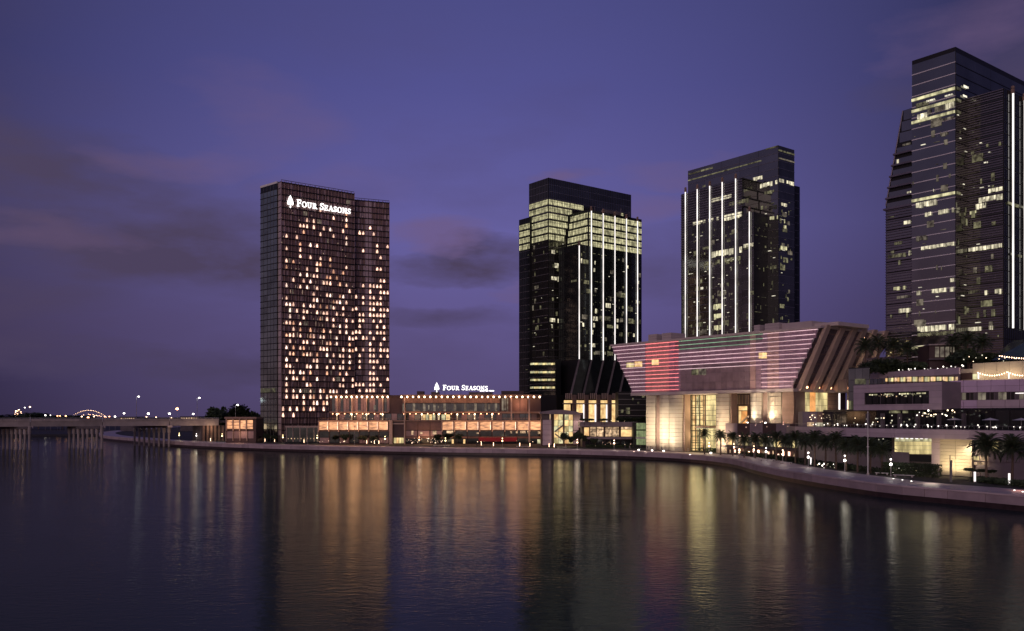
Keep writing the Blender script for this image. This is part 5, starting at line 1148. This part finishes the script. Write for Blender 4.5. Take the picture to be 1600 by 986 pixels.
def crown_mesh(seed, rx, rz_, n, leaf=.34, m='leaf'):
    r = random.Random(seed); mb = MB(); lobes = [(Vector((r.uniform(-.5, .5)*rx, r.uniform(-.5, .5)*rx, r.uniform(-.45, .5)*rz_)), r.uniform(.38, .62)) for _ in range(9)]
    for _ in range(n):
        c, s_ = r.choice(lobes); d = Vector((r.gauss(0, 1), r.gauss(0, 1), r.gauss(0, 1))).normalized()*(r.random()**.35)
        p = c+Vector((d.x*rx*s_, d.y*rx*s_, d.z*rz_*s_)); a = Vector((r.gauss(0, 1), r.gauss(0, 1), r.gauss(0, 1))).normalized(); b_ = a.orthogonal().normalized(); l_ = leaf*r.uniform(.6, 1.3)
        mb.poly([p-a*l_, p+b_*l_*.5, p+a*l_, p-b_*l_*.5])
    return mb.mesh('crown foliage', m)
CR = [crown_mesh(k, 2.4, 1.9, 900) for k in range(3)]; CRF = crown_mesh(9, 2.9, .9, 700)
TK = MB(); TK.tube((0, 0, 0), (0.05, 0, 2.6), .17, .11, 7)
for k in range(5): an = k*1.26; TK.tube((0.05, 0, 1.9+.15*k), (1.1*math.cos(an), 1.1*math.sin(an), 3.7), .07, .03, 5)
TKM = TK.mesh('tree trunk', 'bark')
def tree(p, z0, h, w, label, seed, group=None, flatc=False, kind='leafy_tree'):
    t_ = thing(kind, label, 'tree', (p[0], p[1], z0), seed*1.3, group); s_ = h/5.6
    o = bpy.data.objects.new('trunk', TKM); link(o, t_); o.scale = (s_, s_, s_)
    c = bpy.data.objects.new('crown', CRF if flatc else CR[seed % 3]); link(c, t_); c.location = (0, 0, 3.75*s_); c.scale = (w/4.8, w/4.8, s_)
for i, (px, Y, h, w) in enumerate(((881, 433, 7, 5.5), (892, 431, 5.5, 4.2), (903, 430, 8.2, 5.2), (914, 428, 6, 4), (930, 426, 4.6, 5))):
    tree(gp(px, Y), 3.05, h, w, ordn(i, 0)+' dark tree from the left in front of the stair house and restaurant', i, 'trees before the restaurant')
for i, (px, h, w) in enumerate(((524, 5, 5), (540, 5.4, 5), (566, 5, 6), (584, 4.6, 5), (682, 5.6, 6), (699, 6.2, 6.5), (714, 5.4, 5))):
    tree(gp(px, 472), 3.05, h, w, ordn(i, 0)+' dark tree from the left before the long waterfront podium', i+3, 'trees before the podium')
for i, (px, Y) in enumerate(((913, 424), (922, 425), (940, 424), (944, 427))):
    tree(gp(px, Y), 13.6, 4.0, 4.4, ordn(i, 0)+' flat topped tree from the left on the restaurant roof', i, 'flat topped trees on the roof', True)
for i, (px, Y, h, w) in enumerate(((415, 505, 5, 5), (428, 503, 4.4, 4), (402, 506, 4.6, 4))): tree(gp(px, Y), 3.05, h, w, ordn(i, 0)+' small dark tree from the right at the foot of the hotel tower side wing', i, 'trees by the hotel side wing')
for i, (px, Y, z0, h, w) in enumerate(((1516, 215, 3.05, 3.2, 2.8), (1532, 214, 3.05, 2.9, 3.2), (1545, 213, 3.05, 2.7, 3.2))): tree(gp(px, Y), z0, h, w, ordn(i, 0)+' small ornamental tree from the left beside the yellow stone bay', i, 'small trees by the stone bay', True)
for i, (px, Y, z0, h, w) in enumerate(((1358, 280, 28, 7, 9), (1380, 284, 28, 8.5, 10), (1404, 286, 28, 8, 9), (1426, 285, 29, 6.5, 8), (1440, 276, 30, 5, 7), (1496, 276, 30, 8, 9), (1515, 278, 30, 9, 10), (1534, 278, 30, 8, 9), (1552, 282, 30, 7, 9), (1570, 292, 30, 7.5, 9), (1600, 290, 30, 8, 9))):
    tree(gp(px, Y), z0, h, w, ordn(i, 0)+' bushy dark tree from the left on the upper terrace', i, 'bushy trees on the upper terrace')
for i, (px, Y) in enumerate(((970, 470), (982, 472), (995, 470), (1006, 471))): tree(gp(px, Y), 12.5, 5.2, 8, ordn(i, 0)+' dark shrubby tree from the left before the dark office block', i, 'shrubby trees by the dark block')
# hedge with lights beside the mall, planting under the palms
def hedge(name, label, a, b_, h, w, n, seed):
    r = random.Random(seed); a = Vector(a); b_ = Vector(b_); d = b_-a; nn = Vector((-d.y, d.x)).normalized(); mb = MB()
    for _ in range(n):
        p2 = a+d*r.random()+nn*w*(r.random()-.5); p = Vector((p2.x, p2.y, 3.05+h*r.random()**.8)); a_ = Vector((r.gauss(0, 1), r.gauss(0, 1), r.gauss(0, 1))).normalized(); o_ = a_.orthogonal().normalized(); l_ = .3*r.uniform(.6, 1.3)
        mb.poly([p-a_*l_, p+o_*l_*.5, p+a_*l_, p-o_*l_*.5])
    tag(mb.build(name, 'leaf'), label, 'hedge')
hedge('hedge', 'dark clipped hedge beside the mall wall left of the stone bay', ground(1382, 741), ground(1468, 746), 3.2, 3, 3500, 1)
hedge('hedge', 'long low hedge under the palm row beside the promenade', ground(1155, 710), ground(1385, 742), 1.5, 3.4, 6000, 2)
hedge('hedge', 'low planting in front of the lit lobby between the pylons', ground(1086, 704), ground(1150, 708), 1.6, 2.5, 2400, 3)
hedge('hedge', 'low planting in front of the two storey restaurant', gp(915, 424), gp(990, 421), 1.3, 2, 2000, 4)
hedge('hedge', 'low planting at the right edge below the tall palms', ground(1524, 752), ground(1640, 764), 1.2, 4, 2500, 5)
# ------------------------------------------------------------------ promenade furniture
def lamp_post(p, label, i, h=4.1, m='bulbw', e=220, colr=(1, .86, .70)):
    t_ = thing('lamp_post', label, 'lamp post', (p[0], p[1], 3.05), 0, 'slim lamp posts along the promenade')
    mb = MB(); x, y = p; mb.tube((x, y, 3.05), (x, y, 3.05+h), .10, .06, 8); mb.tube((x, y, 3.05), (x, y, 3.35), .22, .2, 8); mb.build('pole', 'metal', t_)
    mb = MB(); mb.ball((x, y, 3.05+h*.72), .34, 1.0, 8, 6); mb.build('lamp_globe', m, t_)
    mb = MB(); mb.ball((x, y, 3.05+h+.1), .20, 1.0, 8, 5); mb.build('lamp_head', m, t_)
    lamp((x, y-.6, 3.05+h*.72), e, colr, t_, .3)
lamps = [(280, 687.5, 'bulby'), (307, 688.5, 'bulbw'), (347, 689, 'bulby'), (397, 690.5, 'bulby'), (442, 691.5, 'bulby'), (495.6, 692.5, 'bulby'), (601.6, 694.5, 'bulby'), (655, 696, 'bulbo'), (696, 698, 'bulby'), (785, 698.5, 'bulby'), (902, 701.5, 'bulb'), (959.6, 703, 'bulb'), (1108, 708.5, 'bulb'), (1146.5, 711, 'bulb'), (1178, 715.5, 'bulb'), (1197, 719.5, 'bulbw'), (1223, 724.5, 'bulb'), (1263, 730, 'bulbw'), (1320, 736.5, 'bulbw'), (1392, 744, 'bulbw')]
for i, (px, py, m_) in enumerate(lamps):
    p = ground(px, py, 3.05); lamp_post(p, ordn(i, 0)+' slim lamp post from the left along the waterfront promenade', i, 4.1, m_, 150, (1, .80, .5) if m_ == 'bulby' else (1, .88, .76))
# bollard lights
bol = [(329, 690), (353, 690), (362, 690.2), (371, 690.5), (386, 690.8), (414, 691), (429, 691.2), (454, 692), (475, 692.5), (518, 693), (530, 693.3), (552, 693.5), (573, 694), (585, 694.2), (592, 694.4), (752, 697), (771, 698), (812, 698.6), (828, 698.8), (858, 699.5), (866, 699.8)]
bm0 = MB(); bm0.tube((0, 0, 0), (0, 0, .35), .14, .14, 8); bm1 = MB(); bm1.tube((0, 0, .35), (0, 0, 2.0), .09, .09, 8); m0 = bm0.mesh('bollard base', 'metal'); m1_ = bm1.mesh('bollard tube', 'bulb')
for i, (px, py) in enumerate(bol):
    p = ground(px, py, 3.05); t_ = thing('light_bollard', ordn(i, 0)+' small glowing bollard from the left on the promenade', 'bollard', (p.x, p.y, 3.05), 0, 'glowing bollards on the promenade')
    link(bpy.data.objects.new('base', m0), t_); link(bpy.data.objects.new('light_tube', m1_), t_)
for i, (px, py, ph, la) in enumerate(((1523.2, 754, 15, 'white light column left of the first tall palm at the stone bay'), (1577, 758.5, 17, 'white light column nearest the right edge of the picture'), (1267, 727, 11, 'short white light column among the dark palms'))):
    p = ground(px, py, 3.05); t_ = thing('light_column', la, 'light column', (p.x, p.y, 3.05), 0, 'light columns in the planting'); h = ph*p.y/F
    mb = MB(); mb.box(p.x-.16, p.y-.16, 3.3, p.x+.16, p.y+.16, 3.3+h); mb.build('light_tube', 'led', t_); mb = MB(); mb.box(p.x-.22, p.y-.22, 3.05, p.x+.22, p.y+.22, 3.3); mb.build('base', 'metal', t_)
def mast(p, h, label, m='white'):
    t_ = thing('flagpole', label, 'flagpole', (p.x, p.y, 3.05)); mb = MB(); mb.tube((p.x, p.y, 3.05), (p.x, p.y, 3.05+h), .15, .08, 8); mb.build('pole', m, t_)
    mb = MB(); mb.ball((p.x, p.y, 3.05+h+.12), .2); mb.build('finial', m, t_); mb = MB(); mb.tube((p.x, p.y, 3.05), (p.x, p.y, 3.4), .4, .35, 10); mb.build('base', 'conc', t_)
    for f_ in (.45,): mb = MB(); mb.tube((p.x-.35, p.y, 3.05+h*f_), (p.x+.35, p.y, 3.05+h*f_), .07, .07, 6); mb.build('cleat', m, t_)
mast(ground(1356, 741.5), 15.8, 'tall white flagpole in front of the mall dining deck')
mast(gp(554, 462), 9.5, 'tall thin pole before the glowing screens of the podium', 'metal')
mast(gp(480.5, 466), 3.0, 'short thin pole before the framed entrance pavilion', 'metal')
tt = thing('steel_totem', 'slim grey steel totem in front of the yellow stone bay', 'totem', (*ground(1486, 753), 3.05)); p = ground(1486, 753)
mb = MB(); mb.box(p.x-.22, p.y-.14, 3.05, p.x+.2, p.y+.14, 8.0); mb.build('blade', 'metal', tt); mb = MB(); mb.box(p.x-.30, p.y-.1, 3.05, p.x-.21, p.y+.1, 9.1); mb.build('blade', 'conc_d', tt)
# benches
bn0 = MB(); bn0.box(-1.6, -.3, .42, 1.6, .3, .55); bn1 = MB(); bn1.box(-1.4, -.25, 0, -1.15, .25, .42); bn2 = MB(); bn2.box(1.15, -.25, 0, 1.4, .25, .42)
bms = [bn0.mesh('bench seat', 'white'), bn1.mesh('bench leg', 'conc'), bn2.mesh('bench leg', 'conc')]
for i, (px, py, s_) in enumerate(((1163, 712, 1.6), (1199, 720.5, 1.6), (1228, 725, 1.2), (1412, 745.5, 1.5), (1378, 742, 1), (878, 700.5, 1.4), (690, 697.5, 2.6), (817, 699, 2))):
    p = ground(px, py, 3.05); t_ = thing('bench', ordn(i, 0)+' pale bench of the promenade, '+('among the palms' if i in (0, 1, 2) else 'beside the mall hedge' if i in (3, 4) else 'before the podium and stair house'), 'bench', (p.x, p.y, 3.05), -.6 if px > 1000 else 0, 'pale benches on the promenade')
    t_.scale = (s_, 1, 1)
    for n_, me in zip(('seat', 'leg', 'leg'), bms): link(bpy.data.objects.new(n_, me), t_)
# small pools of light set in the paving
for i, (px, py) in enumerate(((1396, 748), (1410, 750), (1424, 752), (1585, 766), (1598, 768.5))):
    p = ground(px, py, 3.05); mb = MB(); mb.tube((p.x, p.y, 3.03), (p.x, p.y, 3.10), .16, .14, 10); o = mb.build('ground_light', 'bulbw'); tag(o, ordn(i, 0)+' round light from the left set in the near promenade paving', 'ground light', 'lights set in the paving')
lamp((*ground(1592, 766), 3.6), 160, (1, .5, .4)); lamp((*ground(1455, 755), 4.2), 260, (1, .86, .66))
# people on the promenade
def person_mesh(seed, m):
    r = random.Random(seed); me = bpy.data.meshes.new('person body'); st = r.uniform(.08, .28)
    V = [(0, 0, .95), (0, 0, 1.2), (0, 0, 1.42), (0, 0, 1.54), (0, .01, 1.68), (-.10, 0, .92), (-.11, -st, .5), (-.12, -st*.9, .06), (.10, 0, .92), (.11, st*.6, .5), (.12, st, .06), (-.20, 0, 1.40), (-.25, .06, 1.12), (-.24, -.06, .86), (.20, 0, 1.40), (.25, -.06, 1.12), (.24, .05, .86), (-.12, -st*.9-.12, .03), (.12, st-.12, .03)]
    E = [(0, 1), (1, 2), (2, 3), (3, 4), (0, 5), (5, 6), (6, 7), (0, 8), (8, 9), (9, 10), (2, 11), (11, 12), (12, 13), (2, 14), (14, 15), (15, 16), (7, 17), (10, 18)]
    me.from_pydata(V, E, []); o = bpy.data.objects.new('tmp', me); COL.objects.link(o); sk = o.modifiers.new('s', 'SKIN')
    rad = [.16, .15, .15, .06, .11, .10, .07, .05, .10, .07, .05, .07, .05, .035, .07, .05, .035, .035, .035]
    for v, q in zip(me.skin_vertices[0].data, rad): v.radius = (q, q*.8)
    me.skin_vertices[0].data[0].use_root = True
    o.modifiers.new('d', 'SUBSURF').levels = 1
    dg = bpy.context.evaluated_depsgraph_get(); nm_ = bpy.data.meshes.new_from_object(o.evaluated_get(dg)); nm_.materials.clear(); nm_.materials.append(M[m]); bpy.data.objects.remove(o); nm_.name = 'person body'; return nm_
PM = [person_mesh(1, 'cloth'), person_mesh(2, 'cloth2'), person_mesh(3, 'cloth')]
hh = MB(); hh.ball((0, .0, 1.72), .115, 1.15, 8, 6); HM = hh.mesh('head', 'skin'); hr = MB(); hr.ball((0, .03, 1.77), .12, .95, 8, 6); HR = hr.mesh('hair', 'black')
pl = [(1012, 703.5), (1016, 703.3), (1020, 704), (1034, 704.5), (1044, 704), (1047, 704.6), (1001, 703), (984, 702), (977, 702.4), (989, 702.8), (1075, 706), (1068, 705), (1092, 706.5), (884, 699.6), (560, 694.5), (745, 697.8)]
for i, (px, py) in enumerate(pl):
    p = ground(px, py, 3.05); t_ = thing('person', ordn(i, 0)+(' person from the right' if 0 else ' of the small walkers on the promenade, in ')+('pale' if i % 3 == 1 else 'dark')+' clothes', 'person', (p.x, p.y, 3.05), R.uniform(0, 6.28), 'people walking on the promenade')
    link(bpy.data.objects.new('body', PM[i % 3]), t_); link(bpy.data.objects.new('head', HM), t_); link(bpy.data.objects.new('hair', HR), t_)
# dining deck: table lanterns, parasols, tables
tb0 = MB(); tb0.tube((0, 0, .72), (0, 0, .76), .45, .45, 10); tb1 = MB(); tb1.tube((0, 0, 0), (0, 0, .72), .05, .05, 6); tb2 = MB(); tb2.ball((0, 0, .95), .17, 1.1, 7, 5)
tms = [('table_top', tb0.mesh('table top', 'white')), ('leg', tb1.mesh('table leg', 'metal')), ('lantern', tb2.mesh('table lantern', 'glintw'))]
rt_ = random.Random(77); k = 0
def tables(fc, n, a, b_, z0, d0, d1, where, group):
    for i in range(n):
        px = a+(b_-a)*(i+rt_.uniform(.1, .9))/n; q = fc.P(fc.u(px), -rt_.uniform(d0, d1), z0)
        t_ = thing('lantern_table', ordn(i, 0)+' lantern lit table from the left '+where, 'table', q, 0, group)
        s_ = rt_.uniform(.55, 1.15)
        for n_, me in tms: o = link(bpy.data.objects.new(n_, me), t_); o.scale = (1, 1, 1) if n_ != 'lantern' else (s_, s_, s_); 
DF1 = Face(deck[0], deck[2]); DF2 = Face(deck[2], deck[4]); DF3 = Face(deck[4], deck[5])
tables(DF1, 9, 1256, 1318, 14.65, 1, 4, 'on the left end of the dining deck', 'tables on the left end of the dining deck')
tables(DF2, 34, 1322, 1590, 14.65, 1, 6, 'on the long dining deck above the stone bay', 'tables on the long dining deck')
tables(ub, 22, 1362, 1500, 31.55, 1, 5, 'on the upper deck below the kiosk', 'tables on the upper deck')
gr_ = thing('deck_railing', 'thin dark railing along the front edge of the dining deck', 'railing', (deck[2].x, deck[2].y, 14.6))
mb = MB()
for f_ in dk:
    f_.add(mb, 0, f_.L, 15.6, 15.68, -.1, .06)
    for q in range(int(f_.L/1.5)): f_.add(mb, q*1.5, q*1.5+.06, 14.6, 15.6, -.1, .06)
mb.build('handrail', 'metal', gr_, 'stuff')
def parasol(p, z, label, r_=2.0):
    t_ = thing('parasol', label, 'parasol', (p[0], p[1], z), 0, 'parasols on the decks'); x, y = p[0], p[1]
    mb = MB(); mb.tube((x, y, z), (x, y, z+2.6), .05, .05, 6); mb.build('pole', 'metal', t_)
    mb = MB(); n = 8; mb.v = [(x, y, z+2.9)]+[(x+r_*math.cos(2*math.pi*k/n), y+r_*math.sin(2*math.pi*k/n), z+2.35) for k in range(n)]; mb.f = [(0, k+1, (k+1) % n+1) for k in range(n)]+[tuple(range(n, 0, -1))]; mb.build('canopy', 'white', t_)
for i, (px, d) in enumerate(((1525, 5), (1573, 5), (1465, 6))): parasol(DF2.P(DF2.u(px), -d, 0)[:2], 14.65, ordn(i if i < 2 else 2, 0)+' pale parasol of the dining deck under the violet box', 2.0)
for i, px in enumerate((1338, 1420)): pass
clutter('hedge_light', '', '', F4_, ML, 1396, 1458, 742, 22, 33, 3.6, 2.2, ('glint', 'glintw', 'roomy')); clutter('hedge_light', '', '', F3, ML, 1284, 1330, 733, 14, 34, 4, 2.0, ('officeb', 'glintw')); clutter('room_glint', '', '', F3, ML, 1318, 1396, 700, 10, 35, .4, 3, ('tile', 'officed'))
clutter('deck_light', '', '', c3, ML, 1440, 1505, 652, 26, 36, .6, 1.8, ('glint', 'glintw', 'officeb')); clutter('deck_light', '', '', c3, ML, 1330, 1432, 662, 16, 37, .6, 2.5, ('tile', 'glint', 'officeb')); clutter('terrace_light', '', '', uw, ML, 1510, 1600, 566, 10, 38, .5, 2.0, ('tile', 'glint'))
clutter('terrace_light', '', '', tw, ML, 1258, 1300, 656, 9, 39, .5, 2.2, ('glint', 'shop')); tw.pp('lit_window', 'shop', ML, 1262, 1272, 660, 666, .5, .1); tw.pp('lit_window', 'officeb', ML, 1274, 1289, 660.5, 666, .5, .1)
# string lights
def string(a, b_, sag, n, label):
    a = Vector(a); b_ = Vector(b_); t_ = thing('string_lights', label, 'string lights', a); mb = MB(); pr = None; pts = []
    for k in range(n+1):
        s_ = k/n; p = a.lerp(b_, s_); p.z -= sag*4*s_*(1-s_); pts.append(p)
    for k in range(n): mb.tube(pts[k], pts[k+1], .03, .03, 4, False)
    mb.build('cable', 'black', t_)
    for p in pts: q = MB(); q.ball((p.x, p.y, p.z-.12), .15, 1.1, 6, 5); q.build('bulb', 'bulb', t_)
e = gp(1562, 262); g2 = gp(1640, 250); string((*e, zz(555.5, 262)), (*g2, zz(560, 250)), .35, 20, 'row of warm bulbs along the edge of the green tented roof')
string(uw.P(uw.u(1533), 1.5, zz(582, 258)), uw.P(uw.u(1578), 1.5, zz(582, 252)), .9, 12, 'sagging string of bulbs on the lit garden wall, left one')
string(uw.P(uw.u(1580), 1.5, zz(582, 252)), uw.P(uw.u(1625), 1.5, zz(582, 245)), .9, 12, 'sagging string of bulbs on the lit garden wall, right one')
# ------------------------------------------------------------------ bridge
BA, BD = Vector((-271, 475)), Vector((.818, .575)); BF = Face(BA-BD*150, Vector((-170, 546))); 
BF = Face(BA-BD*150, BA-BD*150+BD*(150+125)); BR = thing('road_bridge', 'long concrete road bridge on rows of piles at the left edge', 'bridge', (BA.x, BA.y, 0))
def zbr(py, px=130): return zz(py, BF.Y(px))
zt_, zm_, zlo_ = 16.4, 15.2, 12.3
db = MB(); BF.add(db, 0, BF.L, zm_-1.2, zm_, -.4, 22); db.build('deck', 'conc_d', BR)
joints = [0, 60, 105, BF.u(47), BF.u(160), BF.u(265), BF.u(342)]; joints = sorted(joints)
for k in range(len(joints)-1):
    BF.piece('girder', 'conc', BR, joints[k]+.2, joints[k+1]-.2, zlo_, zm_-.02, .2, 1.6)
    n_ = max(1, int((joints[k+1]-joints[k])/6)); 
    for q in range(n_): BF.piece('parapet_panel', 'conc', BR, joints[k]+(joints[k+1]-joints[k])*q/n_+.05, joints[k]+(joints[k+1]-joints[k])*(q+1)/n_-.05, zm_, zt_, .5, .4)
BF.piece('handrail', 'line', BR, 0, BF.u(342), zt_+.35, zt_+.55, .4, .12)
for k in range(60): BF.piece('rail_post', 'metal', BR, BF.L*k/60, BF.L*k/60+.1, zt_, zt_+.4, .4, .1)
BF.piece('abutment', 'conc_d', BR, BF.u(315), BF.u(356), 2.5, zlo_, -1, 18)
for k in range(6): BF.piece('abutment_pier', 'brown', BR, BF.u(317+k*6), BF.u(320+k*6), 3, zlo_, .1, 1)
sd = Vector((-25.5, 15.0))
pil = MB(); pil.tube((0, 0, -2), (0, 0, 8.2), .62, .62, 10); pm0 = pil.mesh('pile', 'conc'); pil = MB(); pil.tube((0, 0, 8.2), (0, 0, 12.3), .95, .95, 10); pm1 = pil.mesh('pile head', 'conc')
for (px, Y) in ((-60, 463), (46, 476), (159, 487), (264, 527)):
    p0 = gp(px, Y)+BD*0
    for k in range(8):
        p = p0+sd*(k/7)*(Y/500); a_ = link(bpy.data.objects.new('pile', pm0), BR); a_.matrix_basis = wmat(BR).inverted() @ Matrix.Translation((p.x, p.y, 0)); b__ = link(bpy.data.objects.new('pile_head', pm1), BR); b__.matrix_basis = wmat(BR).inverted() @ Matrix.Translation((p.x, p.y, 0))
    cb = MB(); q = p0+sd*(Y/500); w_ = Vector((sd.y, -sd.x)).normalized()*1.3
    cb.hexa([(*(p0-w_), 11.0), (*(q-w_), 11.0), (*(q+w_), 11.0), (*(p0+w_), 11.0), (*(p0-w_), 12.3), (*(q-w_), 12.3), (*(q+w_), 12.3), (*(p0+w_), 12.3)]); cb.build('pier_cap', 'conc_d', BR)
for px in (47, 160, 265):
    u_ = BF.u(px); BF.piece('bearing', 'stone', BR, u_-1.2, u_+1.4, zlo_-.9, zlo_+.3, .9, 1.2); BF.piece('joint_post', 'line', BR, u_-.1, u_+.1, zm_-.6, zt_+1.0, .75, .2)
lamp((*(gp(330, 536)), 11), 450, (1, .62, .38), BR, 1); lamp(BF.P(BF.u(300), 4, 10), 350, (1, .66, .42), BR, 1); lamp(BF.P(BF.u(262), 4, 9), 200, (1, .66, .42), BR, 1)  # fills added for the orange glow on the bridge end, no fixtures
# street lamps on the bridge and beyond
def street_lamp(p, z0, h, label, m, size=.45, arm=1.6, group='street lamps on and beyond the bridge'):
    t_ = thing('street_lamp', label, 'street lamp', (p[0], p[1], z0), 0, group); x, y = p[0], p[1]; mb = MB(); mb.tube((x, y, z0), (x, y, z0+h), .16, .10, 6); mb.build('pole', 'metal', t_)
    if arm: mb = MB(); mb.tube((x, y, z0+h-.1), (x+arm, y-.3, z0+h+.3), .09, .07, 6); mb.build('arm', 'metal', t_)
    mb = MB(); mb.ball((x+arm, y-.3, z0+h+.1), size, .7, 8, 5); mb.build('lamp_head', m, t_)
for i, (px, top, la) in enumerate(((217, 620, 'tall white street lamp on the bridge, left of the two tallest'), (312.5, 622, 'tall white street lamp on the bridge, right of the two tallest'), (368, 633, 'shorter white street lamp behind the lantern pavilion'))):
    p = BF.P(BF.u(px), -6, 0) if i < 2 else (*gp(px, 560), 0); z0 = 15.3 if i < 2 else 3
    street_lamp(p, z0, zz(top, p[1])-z0, la, 'bulbw', .55, 1.4); lamp((p[0]+1.4, p[1]-1, zz(top, p[1])-.8), 140, (.9, .92, 1))
far = [(39, 637, 'bulbw', 1), (47, 636, 'bulb', 1.5), (71, 649, 'bulbw', 1.4), (79, 649, 'bulbw', .8), (90, 650, 'bulbo', 1.3), (94, 650, 'bulbo', 1.2), (103, 650, 'bulbo', 1.4), (128, 651, 'bulb', 1.3), (138, 652.5, 'bulbo', 2), (147, 651, 'bulb', 1.2), (164, 651, 'bulbo', 1.5), (171, 651, 'bulbo', 1.3), (180, 651, 'bulbw', 1.5), (194, 646, 'bulbw', 1.6), (229, 651.5, 'bulb', 1.2), (232, 646.5, 'bulbw', 2.3), (244, 652, 'bulb', 1), (265, 646.5, 'bulbw', 2.1), (277, 639, 'bulbo', 2.9), (302, 647, 'bulbw', 1.9), (326, 640, 'bulbo', 1.9), (356, 649, 'bulb', .8), (268, 653, 'bulb', 1), (285, 652.5, 'bulb', 1.1), (292, 652, 'bulbw', .9)]
for i, (px, py, m_, s_) in enumerate(far):
    Y = 1000; p = gp(px, Y); z = zz(py, Y); street_lamp(p, 2, z-2, ordn(i, 0)+' distant street lamp from the left beyond the bridge', m_, s_*.62, 0, 'distant street lamps beyond the bridge')
# lit arch bridge far away and a lit ride
ab = thing('arch_bridge', 'tiny far off arched bridge outlined in bulbs beyond the road bridge', 'bridge', (*gp(139, 1500), 8)); p0, p1 = gp(111, 1500), gp(166, 1500)
def archpt(s_, H): return (p0.x+(p1.x-p0.x)*s_, 1500, 16+H*4*s_*(1-s_))
mb = MB()
for k in range(20): mb.tube(archpt(k/20, 11), archpt((k+1)/20, 11), .5, .5, 5, False)
for k in range(1, 20, 2): q = archpt(k/20, 11); mb.tube(q, (q[0], 1500, 13), .15, .15, 4, False)
mb.tube((p0.x-30, 1500, 13), (p1.x+30, 1500, 13), 1, 1, 5); mb.build('arch_rib', 'metal', ab)
for k in range(23): q = MB(); q.ball(archpt(k/22, 11.4), .48, n=6, m=4); q.build('bulb', 'bulb', ab)
for k in range(17):
    q = MB(); s_ = .14+.72*k/16; q.ball((archpt(s_, 0)[0], 1499, 14.5+R.uniform(1, 28*s_*(1-s_))), .5, n=5, m=4); q.build('bulb', 'bulb' if k % 3 else 'bulbo', ab)
for k in range(3): q = MB(); q.tube((p0.x+k*28, 1500, 0), (p0.x+k*28, 1500, 13), 1.2, 1.2, 6); q.build('pier', 'conc_d', ab)
rd = thing('lit_ride', 'cluster of warm bulbs on a domed frame at the far left horizon', 'ride', (*gp(31, 1400), 2)); c_ = gp(31, 1400)
mb = MB()
for k in range(6): an = k*math.pi/6; mb.tube((c_.x+11*math.cos(an), 1400+11*math.sin(an), 8), (c_.x, 1400, 27), .3, .3, 5); mb.tube((c_.x-11*math.cos(an), 1400-11*math.sin(an), 8), (c_.x, 1400, 27), .3, .3, 5)
mb.tube((c_.x, 1400, 2), (c_.x, 1400, 28), .6, .5, 6); mb.build('frame', 'metal', rd)
for k in range(30): f_ = R.random(); q = MB(); q.ball((c_.x+R.uniform(-11, 11)*(1-f_*.8), 1395, 14+f_*14), .62, n=5, m=4); q.build('bulb', R.choice(('bulb', 'bulb', 'bulbo')), rd)
# far low buildings and tree belt
for i, (a, b_, t_, m_, la) in enumerate(((188, 212, 651, 'conc_d', 'low dim building on the horizon right of the arch bridge'), (282, 311, 650.5, 'conc_d', 'low building with lit windows behind the bridge end'), (330, 402, 647.5, 'brown_d', 'long dark shed behind the lantern pavilion'))):
    Y = 900 if i < 2 else 640; fb = Face(gp(a, Y), gp(b_, Y)); t__ = thing('low_building', la, 'building', (*gp((a+b_)/2, Y), 2)); volume('wall', m_, t__, [tuple(fb.A), tuple(fb.B), (fb.B.x, fb.B.y+20), (fb.A.x, fb.A.y+20)], 2, zz(t_+1, Y))
    fb.pp('roof_slab', 'conc_d', t__, a-.5, b_+.5, t_, t_+1, 1, 20)
    for k in range(7): fb.pp('lit_window', 'shop' if i < 2 else 'officed', t__, a+1+(b_-a-2)*k/7, a+1+(b_-a-2)*(k+.6)/7, t_+2, t_+3.6, .4, .1)
for i, (px, Y, h, w) in enumerate(((336, 620, 22, 20), (348, 620, 20, 18), (358, 625, 19, 16), (372, 620, 24, 20), (386, 620, 20, 18), (398, 625, 19, 15), (60, 1050, 20, 60), (98, 1060, 17, 70), (10, 1050, 18, 60))): tree(gp(px, Y), 2.5, h, w, ordn(i, 0)+' of the dark far trees near the bridge', i, 'far trees behind the bridge')
